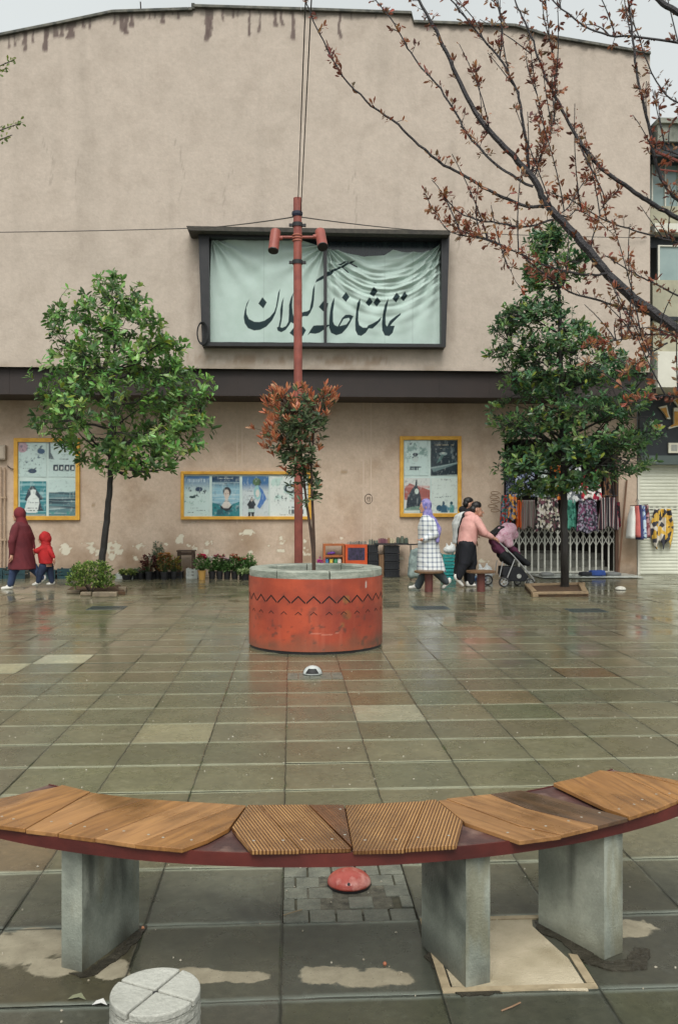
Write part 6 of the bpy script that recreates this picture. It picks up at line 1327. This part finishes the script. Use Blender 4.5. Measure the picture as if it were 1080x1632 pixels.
def garments():
    random.seed(2)
    for k, (x, t, b, w, m, lab) in enumerate(gar):
        Y = YW - .1 - .05*(k % 3) - (.06 if t > 780 else 0); nu, nv = 26, 20; P = np.zeros((nv, nu, 3))
        fl = random.uniform(.85, 1.15); ph = random.uniform(0, 6)
        for i in range(nv):
            for j in range(nu):
                u, v = j/(nu-1), i/(nv-1); px = x + w*(.5+(u-.5)*(.8+.3*v)); py = t + (b-t)*v + (2.5*math.sin(u*9+ph) + 2*abs(u-.5))*v
                p = at(px, py, Y); p.y += .03*math.sin(u*15+ph+v*.8) + .02*math.sin(u*31+ph); P[nv-1-i, j] = p
        q = MB().grid(P); o = mesh('hanging_cloth', q, m, loc=at(x+w/2, b, Y), smooth=True); tag(o, lab, 'clothing', 'clothes hung in the shop doorway')
        s = o.modifiers.new('s', 'SOLIDIFY'); s.thickness = .006
    o = thing('clothes_rail', at(890, 742, YW-.1), 'pair of thin rails holding the scarves across the doorway', 'rail')
    for py in (742, 790):
        q = MB(); q.tube([at(803,py,YW-.1), at(983,py,YW-.1)], .012, 8); part('rail', q, blk, o)
    q = MB(); q.tube([at(983,742,YW-.1), at(983,790,YW-.1)], .01, 6); q.tube([at(803,742,YW-.1), at(803,790,YW-.1)], .01, 6); part('upright', q, blk, o)
    # things on the shutter side
    specs = [(1003,807,858,8,cloth('white shirt', lin(222,222,214), lin(206,206,200)),'white shirt on the hanger rack beside the shutter'),(1011,806,856,6,cloth('coral shirt', lin(204,110,104)),'coral shirt behind the white one'),(1016,805,860,5,cloth('navy shirt', lin(60,66,110)),'navy shirt in the middle of the hanger rack'),(1021,806,858,5,pat('p16',[(190,210,220),(90,110,160)],14),'pale blue shirt on the hanger rack'),(1026,805,857,6,pat('p17',[(120,60,66),(60,50,56),(170,130,130)],18),'maroon print shirt nearest the shutter')]
    for k, (x, t, b, w, m, lab) in enumerate(specs):
        Y = YW-.35; c = at(x+w/2, t, Y); q = MB(); rs = []
        for s in np.linspace(0, 1, 12):
            cc = at(x+w/2+(-3*s if k == 0 else 0), t+(b-t)*s, Y); hw = (w*.5+1.4)*Y/F*(.35+.65*min(1, s*3)+.2*s); rs.append([cc+Vector((hw*math.cos(a)*(1+.1*math.sin(3*a)), .17*(.6+.4*s)*math.sin(a), 0)) for a in np.linspace(0, 2*math.pi, 17)[:-1]])
        q.rings(rs[::-1]); o = mesh('hanging_shirt', q, m, loc=(c.x, Y, at(x,b,Y).z), smooth=True); tag(o, lab, 'clothing', 'shirts hung beside the shutter')
    q = MB(); q.tube([at(1012,800,YW-.35), at(1014,795,YW-.35), at(1017,797,YW-.35), at(1017,804,YW-.35)], .006, 6); q.tube([at(1003,806,YW-.35), at(1032,804,YW-.35)], .008, 6); tag(mesh('hanger_rack', q, blk, loc=at(1017,806,YW-.35)), 'thin metal hook bar carrying the shirts beside the shutter', 'hanger')
    m = pat('p18',[(200,160,60),(60,62,70),(206,200,186),(50,50,60),(216,178,80)],9); q = MB(); Y = YW-.12
    P = np.zeros((26, 30, 3))
    for i in range(26):
        for j in range(30):
            u, v = j/29, i/25; wd = 12+8*math.sin(math.pi*min(1,v*.8+.15)); px = 1055+(u-.5)*2*wd*(.75+.25*v); py = 811+ (58 + 7*math.sin(u*14))*v
            p = at(px, py, Y); p.y += .05*math.sin(u*17+v*3)+.02*math.sin(u*40); P[25-i, j] = p
    q.grid(P); o = mesh('hanging_scarf', q, m, loc=at(1055,875,Y), smooth=True); tag(o, 'yellow, grey and black fringed scarf hanging on the roller shutter', 'scarf'); s = o.modifiers.new('s', 'SOLIDIFY'); s.thickness = .008
    # folding gate
    wm = M('white gate paint', lin(206,206,194), lin(182,182,170), sc=8, rough=.5); g = thing('folding_gate', at(890, 912, YW+.05), 'white folding lattice gate across the shop doorway, under the clothes', 'gate')
    Yg = YW+.06; x0 = at(806, 860, Yg).x; x1 = at(979, 860, Yg).x; n = 17; z0, z1, z2, z3 = .08, at(890,868,Yg).z, at(890,852,Yg).z, at(890,838,Yg).z
    for k in range(n+1):
        x = x0+(x1-x0)*k/n; q = MB(); wv = .017 if k not in (0, 9, n) else .035; q.box(x-wv, x+wv, Yg-.012, Yg+.012, z0, z3-.02); part('bar', q, wm, g)
    q = MB()
    for k in range(n):
        xa = x0+(x1-x0)*k/n; xb = x0+(x1-x0)*(k+1)/n
        for (za, zb2) in ((z1-.03, z2), (z2, z1-.03), (z2, z3+.02), (z3+.02, z2)):
            q.tube([(xa, Yg-.02, za), (xb, Yg-.02, zb2)], .012, 4)
    part('lattice', q, wm, g); q = MB(); q.box(x0, x1, Yg-.02, Yg+.02, .05, .08); part('bottom_rail', q, wm, g)
    q = MB(); q.tube([at(998,765,YW-.06), at(985,912,YW-.25)], .022, 8); tag(mesh('wooden_pole', q, M('brown pole', lin(110,80,58), rough=.7), loc=at(985,912,YW-.25)), 'brown pole leaning on the beige pillar beside the gate', 'pole')
    # plastic sheet with folded goods
    Yp = 18.9; a, b = G(858, 921), G(1012, 919); P = np.zeros((14, 70, 3))
    for i in range(14):
        for j in range(70):
            u, v = j/69, i/13; x = a.x+(b.x-a.x)*u; y = 18.7+.95*v; P[i, j] = (x, y, .015+.05*noise2(np.array([x*5]), np.array([y*5]), 1, 4, 6)[0]*(1 if 0 < i < 13 and 0 < j < 69 else .2))
    q = MB().grid(P); tag(mesh('plastic_sheet', q, M('crumpled clear plastic', lin(190,194,186), lin(130,136,130), sc=6, rough=.2), loc=(a.x+1, 18.7, 0)), 'crumpled pale plastic sheet spread on the ground before the gate', 'sheet')
    for k, (px, w, h, c, lab) in enumerate(((950,.34,.12,(50,80,150),'blue folded cloth bundle on the plastic sheet'),(932,.26,.08,(40,42,48),'black folded cloth bundle left of the blue one'),(975,.34,.07,(120,122,120),'grey folded cloth bundle right of the blue one'),(870,.3,.06,(150,152,148),'pale grey cloth bundle at the left end of the sheet'))):
        c0 = G(px, 917); c0.y = 19.0
        tt = thing('cloth_bundle', (c0.x, 19.0, .03), lab, 'bundle', 'folded goods on the plastic sheet'); blob('fold', [('prism', [(px-w*36,917),(px+w*36,917),(px+w*32,917-h*70),(px-w*30,917-h*64)], -.12, .12), ('ell', (px,914,0), (w*.5,.13,h*.6))], cloth('bundle%d' % k, lin(*c)), tt, .015, 4, conv=conv_at(19.0))
garments()

# ------------------------------------------------------------------ market goods along the wall
pot_b = M('black nursery pot', lin(38,38,40), lin(28,28,30), sc=8, rough=.6)
def crate(px0, px1, pt, pb, Y, m, lab, cat='crate', grp=None, D=.35, openf=True, inner=None):
    a, b = at(px0, pb, Y), at(px1, pt, Y); z0 = max(.0, a.z) if a.z > .12 else 0; o = thing('crate', (a.x/2+b.x/2, Y+D/2, z0), lab, cat, grp); t = .018; x0, x1, z1 = a.x, b.x, b.z; h = z1-z0
    q = MB(); q.box(x0, x1, Y, Y+D, z0, z0+t); part('base', q, m, o)
    q = MB(); n = max(2, int(h/.07))
    for k in range(n):
        za, zc = z0+t+(h-t)*k/n, z0+t+(h-t)*(k+.72)/n
        q.box(x0, x1, Y, Y+t, za, zc); q.box(x0, x1, Y+D-t, Y+D, za, zc); q.box(x0, x0+t, Y+t, Y+D-t, za, zc); q.box(x1-t, x1, Y+t, Y+D-t, za, zc)
    part('slat_wall', q, m, o)
    q = MB()
    for xx in (x0-.004, x1-.026):
        for yy in (Y-.004, Y+D-.026): q.box(xx, xx+.03, yy, yy+.03, z0, z1)
    part('corner_post', q, m, o)
    return o
teal = M('dark teal plastic', lin(34,70,74), lin(24,50,56), sc=6, rough=.4); black_p = M('black plastic', lin(32,34,38), lin(24,26,30), sc=6, rough=.45)
white_f = M('white foam', lin(206,210,204), lin(180,186,180), sc=9, rough=.7)
Ym = 19.3
for k, (x0, x1, t, lab) in enumerate(((-30,4,905,'dark teal crate at the far left edge behind the walkers'), (6,40,908,'dark teal crate behind the maroon coat'), (58,88,908,'dark teal crate behind the child'), (92,116,906,'dark teal crate left of the bush'))):
    crate(x0, x1, t, 921, Ym, teal, lab, grp='crates along the foot of the wall')
for k, (x0, x1, t, lab) in enumerate(((184,212,914,'white foam box between the bush and the black trays'), (297,314,906,'clear white box under the small wooden stool'))):
    crate(x0, x1, t, 922, Ym-.1, white_f, lab, cat='box', grp='crates along the foot of the wall', D=.3)
for k, (x0, x1, lab) in enumerate(((212,236,'black plant tray left of the flowering pots'), (237,262,'black plant tray under the orange flowers'), (263,290,'black plant tray next to the small wooden stool'))):
    crate(x0, x1, 911, 921, Ym-.05, black_p, lab, cat='tray', grp='black plant trays', D=.3)
def potted(px, lab, cols, hh, r, seed, flower=None, pm=pot_b, Y=None, w=.12, potz=.17, py=921, cat='potted plant', z0=0, grp='potted plants for sale along the wall', leafL=.075):
    Y = Y or Ym-.25; c = at(px, py, Y); random.seed(seed); o = thing('potted_plant', (c.x, Y, z0), lab, cat, grp)
    q = MB(); q.lathe((c.x, Y, z0), [(r*.75,0),(r*.95,potz-.03),(r*1.05,potz-.03),(r*1.05,potz),(r*.9,potz),(r*.85,potz-.02)], 18); part('pot', q, pm, o)
    L = []; q = MB()
    hh *= 1.25
    for k in range(int(75*w/.12)):
        a = random.uniform(0, 6.28); t = random.random(); p = Vector((c.x, Y, z0+potz))+Vector((math.cos(a)*w*(.3+.7*t), math.sin(a)*w*(.3+.7*t), hh*random.uniform(.1,1)*(1.1-.4*t))); q.tube([(c.x+.3*(p.x-c.x), Y+.3*(p.y-Y), z0+potz), tuple(p)], .003, 4)
        for j in range(4): L.append((p, Vector((math.cos(a),math.sin(a),.6))+rv(.6), Vector((0,0,1))+rv(.4), leafL*random.uniform(.6,1.2), leafL*.42, pick(cols)))
    part('stem', q, M('green stem', (.06,.1,.03), rough=.6), o); mb, cc = leaves(L); part('foliage', mb, leafmat('potted leaf'), o, cols=cc)
    if flower:
        L = []
        for k in range(int(22*w/.12)):
            a = random.uniform(0, 6.28); t = random.random()**.5; p = Vector((c.x+math.cos(a)*w*.8*t, Y+math.sin(a)*w*.8*t, z0+potz+hh*random.uniform(.85,1.15)))
            for j in range(6): L.append((p, Vector((math.cos(j*1.05), math.sin(j*1.05), .5))+rv(.2), Vector((0,0,1)), .045, .04, tuple(v*random.uniform(.8,1.2) for v in flower)))
        mb, cc = leaves(L); part('flower', mb, leafmat('petal', .5, .3), o, cols=cc)
GR = [(.09,.2,.06),(.14,.28,.08),(.2,.34,.12)]
potted(238, 'dark red leaved plant at the left of the flower group', [(.16,.04,.04),(.1,.03,.03)], .3, .085, 1, w=.16)
potted(252, 'tall silvery spiked plant behind the orange flowers', [(.16,.2,.12),(.3,.34,.26)], .52, .08, 2, w=.13, Y=Ym-.05)
potted(262, 'orange and red leaved plant in a black pot', [(.34,.13,.05),(.2,.12,.04),(.16,.2,.06)], .28, .085, 3, (.5,.22,.05), w=.16, Y=Ym-.35)
potted(277, 'yellow-green leaved plant left of the wooden stool', [(.3,.3,.06),(.14,.2,.05),(.36,.2,.06)], .24, .08, 4, w=.14)
potted(203, 'low yellow-green plants in the white foam box', [(.3,.34,.1),(.16,.24,.08)], .07, .12, 14, w=.17, potz=.11)
potted(225, 'low pale cauliflower-like plant in the left black tray', [(.34,.4,.3),(.2,.28,.16)], .05, .1, 15, w=.14, potz=.14, Y=Ym-.1)
potted(322, 'crimson flowering plant in a mustard yellow pot', GR, .24, .085, 5, (.75,.04,.16), M('mustard pot', lin(206,160,84), rough=.6), w=.15, potz=.2, Y=Ym-.4)
for k, (px, f, lab) in enumerate(((338,(.85,.85,.75),'white flowering green plant right of the yellow pot'), (350,(.5,.16,.2),'pink-tipped green plant second from the yellow pot'), (362,(.7,.5,.55),'green plant with pale pink blooms in the middle of the right-hand row'), (374,(.5,.16,.08),'green plant with brown-red buds in the right-hand row'), (386,(.45,.06,.04),'green plant with a red flower near the planter'), (398,None,'tall leafy green plant at the planter end of the row'))):
    potted(px, lab, GR, .21+.04*(k % 2), .08, 20+k, f, w=.13)
potted(391, 'pale lettuce-green rosette in front of the green row', [(.34,.44,.2),(.24,.34,.14)], .06, .1, 40, w=.14, potz=.13, Y=Ym-.55)
o = thing('wooden_stool', at(296, 920, Ym+.1), 'small dark wooden stool against the wall among the flowers', 'stool')
wd_ = M('weathered dark wood', lin(84,66,52), lin(58,46,38), sc=8, rough=.8); a, b = at(283, 905, Ym+.1), at(309, 877, Ym+.1)
q = MB(); q.box(a.x-.02, b.x+.02, Ym+.05, Ym+.4, b.z-.03, b.z); part('seat', q, wd_, o)
for xx in (a.x, b.x-.045):
    for yy in (Ym+.07, Ym+.34): q = MB(); q.box(xx, xx+.045, yy, yy+.045, 0, b.z-.031); part('leg', q, wd_, o)
q = MB(); q.box(a.x+.046, b.x-.046, Ym+.08, Ym+.1, b.z-.11, b.z-.04); part('apron', q, wd_, o)
# orange shelf, orange cabinet, black stacks
orange = M('orange plastic', lin(206,84,36), lin(176,68,30), sc=5, rough=.4); oak = M('orange brown wood', lin(176,100,52), lin(140,78,40), sc=5, rough=.5)
def bar_thing(name, lab, cat, m, rects, Y, D, grp=None):
    x = sum(r[0]+r[2] for r in rects)/2/len(rects); o = thing(name, at(x, 921, Y) if True else None, lab, cat, grp); o.location.z = 0
    for nm, (x0, y0, x1, y1), mm in [(r[4], r[:4], r[5] if len(r) > 5 else m) for r in rects]:
        a, b = at(x0, y1, Y), at(x1, y0, Y); z0 = max(0, a.z) if y1 < 918 else 0; q = MB(); q.box(a.x, b.x, Y, Y+D, z0, b.z); part(nm, q, mm, o)
    return o
bar_thing('shelf_unit', 'open orange-brown wooden shelf with bright packets, right of the sapling stems', 'shelf', oak, [(515,867,549,870,'top'),(515,870,518.5,920,'side'),(545.5,870,549,920,'side'),(518.5,885,545.5,888,'shelf'),(518.5,898,545.5,901,'shelf')], Ym, .35)
for k, (px, c, lab) in enumerate(((521,(60,130,180),'blue packet on the orange shelf'), (528,(214,190,80),'yellow packet on the orange shelf'), (535,(70,150,110),'green packet on the orange shelf'), (541,(224,224,216),'white packet on the orange shelf'))):
    a, b = at(px-3, 898, Ym+.05), at(px+3, 889.5, Ym+.05); z = at(530, 898, Ym).z
    q = MB(); q.box(a.x, b.x-.008, Ym+.05, Ym+.2, z+.002, z+.1); q2 = mesh('packet', q, M('packet%d' % k, lin(*c), rough=.4), loc=((a.x+b.x)/2, Ym+.1, z), bevel=.01); tag(q2, lab, 'packet', 'packets on the orange shelf')
o = thing('flower_bunch', at(510, 900, Ym-.1), 'bunch of magenta flowers beside the orange shelf', 'flowers'); L = []; random.seed(9); c = at(510, 896, Ym-.1)
for k in range(60): L.append((c+rv(.045), rv(1), rv(1), .05, .035, pick([(.5,.04,.28),(.6,.08,.36)])))
mb, cc = leaves(L); part('petals', mb, leafmat('magenta petal', .5, .3), o, cols=cc); q = MB()
for k in range(8): q.tube([c+rv(.03), (c.x+random.uniform(-.03,.03), c.y, 0)], .004, 4)
part('stem', q, M('green stems', (.05,.1,.03)), o)
o = thing('purple_bag', at(529, 884.5, Ym+.1), 'purple toy bundle on the orange shelf', 'bundle'); z = at(530, 885, Ym).z
blob('bag', [('ell', Vector((at(529,0,Ym+.1).x, Ym+.12, z+.045)), (.08,.06,.042)), ('ell', Vector((at(524,0,Ym+.1).x, Ym+.12, z+.03)), (.05,.05,.03))], cloth('purple plush', lin(104,64,150)), o, .01, 2, conv=conv_at(Ym))
o = bar_thing('cabinet', 'orange plastic cabinet with a dark screen-like opening', 'cabinet', orange, [(550,868,585,873,'top'),(550,873,554,893,'side'),(581,873,585,893,'side'),(550,893,585,920,'lower_panel'),(554,873,581,893,'dark_front', M('dark display', lin(24,26,36), lin(70,60,90), sc=16, rough=.3))], Ym-.05, .38)
def stack(x0, x1, t, lab, n):
    o = thing('crate_stack', at((x0+x1)/2, 921, Ym), lab, 'stack'); o.location.z = 0
    a, b = at(x0, 921, Ym-.05), at(x1, t, Ym-.05); h = b.z/n; rr = random.Random(n)
    for k in range(n):
        c = crate(x0, x1, 0, 921, Ym-.05, black_p, '', D=.4) if False else None
        q = MB(); z0 = h*k; q.box(a.x+.008*(k % 2), b.x-.008*(k % 2), Ym-.05, Ym+.33, z0+.006, z0+h*.25); q.box(a.x+.012, b.x-.012, Ym-.04, Ym+.32, z0+h*.25, z0+h-.01)
        for j in range(5): xx = a.x+(b.x-a.x)*(j+.5)/5; q.box(xx-.012, xx+.012, Ym-.052, Ym-.04, z0+h*.25, z0+h*.98)
        q.box(a.x, b.x, Ym-.056, Ym-.04, z0+h*.8, z0+h-.008)
        part('crate', q, black_p, o)
    return o
stack(586, 603, 868, 'narrow stack of black plastic crates beside the orange cabinet', 4); stack(612, 637, 869, 'tall stack of black plastic crates under the display board', 4)
bar_thing('cardboard_box', 'brown cardboard box wedged between the two black crate stacks', 'box', M('cardboard', lin(120,92,66), rough=.8), [(603.5,884,611.5,921,'carton')], Ym, .3)
bar_thing('display_board', 'thin dark board lying across the taller crate stack', 'board', black_p, [(598,866,651,868.5,'board')], Ym-.1, .45)
def jars(x0, x1, n, z, Y, cols, lab, hh, r=.03):
    for k in range(n):
        x = at(x0+(x1-x0)*k/(n-1), 860, Y).x; h = hh*random.uniform(.8, 1.15); q = MB(); q.lathe((x, Y, z+.001), [(r,0),(r,h*.8),(r*.7,h*.85),(r*.7,h)], 12)
        tag(mesh('jar', q, M('jar glaze', lin(*random.choice(cols)), rough=.3), loc=(x, Y, z+.001)), lab, 'jar', lab)
zb_ = at(620, 866, Ym-.1).z; random.seed(5)
jars(604, 616, 5, zb_, Ym+.05, [(120,80,90),(140,100,100)], 'reddish jar in the left part of the row on the display board', .1, .027)
jars(619, 627, 3, zb_, Ym+.05, [(190,180,150),(150,120,90)], 'cream jar in the middle of the row on the display board', .11, .027)
jars(634, 647, 3, zb_, Ym+.05, [(84,96,84),(100,108,94)], 'large grey green jar at the right of the display board', .14, .045)
zc_ = at(594, 868, Ym-.05).z
jars(555, 582, 9, at(560, 868, Ym-.05).z, Ym+.08, [(120,124,118),(90,96,92),(150,150,140)], 'small grey jar on top of the orange cabinet', .07, .02)
jars(589, 600, 4, zc_, Ym+.08, [(110,124,112),(80,92,84)], 'small grey green jar on the narrow black stack', .1, .022)
crate(706, 726, 883, 915, Ym-.6, M('turquoise plastic', lin(52,160,156), lin(40,130,130), sc=6, rough=.4), 'turquoise plastic crate standing behind the plaid coat', grp='crates along the foot of the wall', D=.32)
def bag(px, py, r, Y, lab, z=None):
    c = at(px, py, Y); z = c.z if z is None else z; o = thing('plastic_bag', (c.x, Y, z), lab, 'bag', 'white plastic bags')
    blob('bag_body', [('ell', Vector((c.x, Y, z+r*.6)), (r,r*.7,r*.65)), ('ell', Vector((c.x+r*.4, Y, z+r*.9)), (r*.5,r*.5,r*.6)), ('cap', Vector((c.x-r*.3, Y, z+r)), Vector((c.x-r*.5, Y, z+r*1.6)), r*.25, r*.1), ('cap', Vector((c.x+r*.2, Y, z+r)), Vector((c.x+r*.3, Y, z+r*1.7)), r*.25, r*.1)], M('white thin plastic', lin(218,220,216), lin(190,194,192), sc=9, rough=.35, bump=1, bsc=12), o, .014, 1, conv=conv_at(Y))
bag(716, 883, .14, Ym-.5, 'white plastic bag lying on the turquoise crate', at(716, 883, Ym-.6).z+.005)
bag(771, 915, .2, Ym-.7, 'white plastic bag standing between the pink hoodie and the stroller', .0)
c = at(763, 915, Ym-1.0); q = MB()
q.box(c.x-.14, c.x+.14, Ym-1.1, Ym-.9, 0, .06); o = mesh('book', q, M('dark blue cover', lin(40,60,100), rough=.4), loc=(c.x, Ym-1, 0), bevel=.005); tag(o, 'blue boxed book lying in front of the white bag', 'book')
q = MB(); q.box(c.x-.12, c.x+.15, Ym-1.1, Ym-.92, .062, .1); o = mesh('book', q, M('pale blue cover', lin(120,150,180), rough=.4), loc=(c.x, Ym-1, .062), bevel=.005); tag(o, 'pale blue boxed book on top of the dark blue one', 'book')
# folded market trolley behind the plaid coat
o = thing('hand_trolley', at(660, 925, 18.4), 'pale folding trolley with bags, half hidden left of the plaid coat', 'trolley'); o.location.z = 0
q = MB()
for px in (654, 667): q.tube([at(px, 868, 18.4), at(px, 925, 18.4)], .012, 6)
q.tube([at(650,868,18.4), at(672,867,18.4)], .014, 6); q.tube([at(654,895,18.4), at(667,895,18.4)], .01, 6); part('frame', q, black_p, o)
blob('bag', [('cap', (658,880,0), (656,915,0), .07, .1), ('cap', (663,878,0), (663,915,0), .06, .09)], cloth('pale green grey bag', lin(150,166,160), lin(90,104,104)), o, .014, 2, conv=conv_at(18.4))
# litter and puddle-side scraps on the near paving
for k, (px, py, l, c, lab) in enumerate(((467,1457,.03,(150,132,104),'dry twig on the paving under the bench'), (815,1608,.03,(140,110,84),'thin dry stalk on the paving near the bottom right'), (160,1601,.024,(220,220,214),'torn white paper scrap left of the bollard'), (124,1592,.03,(130,132,104),'dry leaf on the paving left of the bollard'), (613,1538,.007,(170,104,74),'orange pebble on the dry patch under the bench'), (228,1481,.006,(216,150,110),'small orange scrap at the back of the left bench leg'))):
    c0 = G(px, py); q = MB()
    if k < 2: q.tube([c0+Vector((-l*1.2,-l*.5,.004)), c0+Vector((0,-l*.1,.009)), c0+Vector((l*1.1,l*.8,.005))], .0025, 5)
    elif k in (2, 3): q.add([c0+Vector((-l,-.006,.003)), c0+Vector((l*.2,-.012,.012)), c0+Vector((l,-l*.5,.004)), c0+Vector((l*.3,.01,.014)), c0+Vector((-l*.6,.012,.006))], [(0,1,3,4),(1,2,3)])
    else: q.lathe((c0.x, c0.y, 0), [(l*.7,0),(l,.005),(l*.6,.01)], 9)
    tag(mesh('litter', q, M('scrap%d' % k, lin(*c), rough=.6), loc=(c0.x, c0.y, 0)), lab, 'litter')
random.seed(77); q = MB()
for k in range(420):
    y = random.uniform(2.6, 12)**1.0; x = random.uniform(-.42, .5)*y; r = random.uniform(.0025,.006); z = .003
    q.lathe((x, y, 0), [(r,0),(r*.8,z),(r*.2,z*1.5)], 5, sx=random.uniform(.7,1.6))
props(mesh('grit', q, M('pale grit', lin(190,186,170), lin(130,120,100), sc=2, rough=.7)), kind='stuff', label='small pale specks of grit and petals scattered on the wet paving', cat='grit')
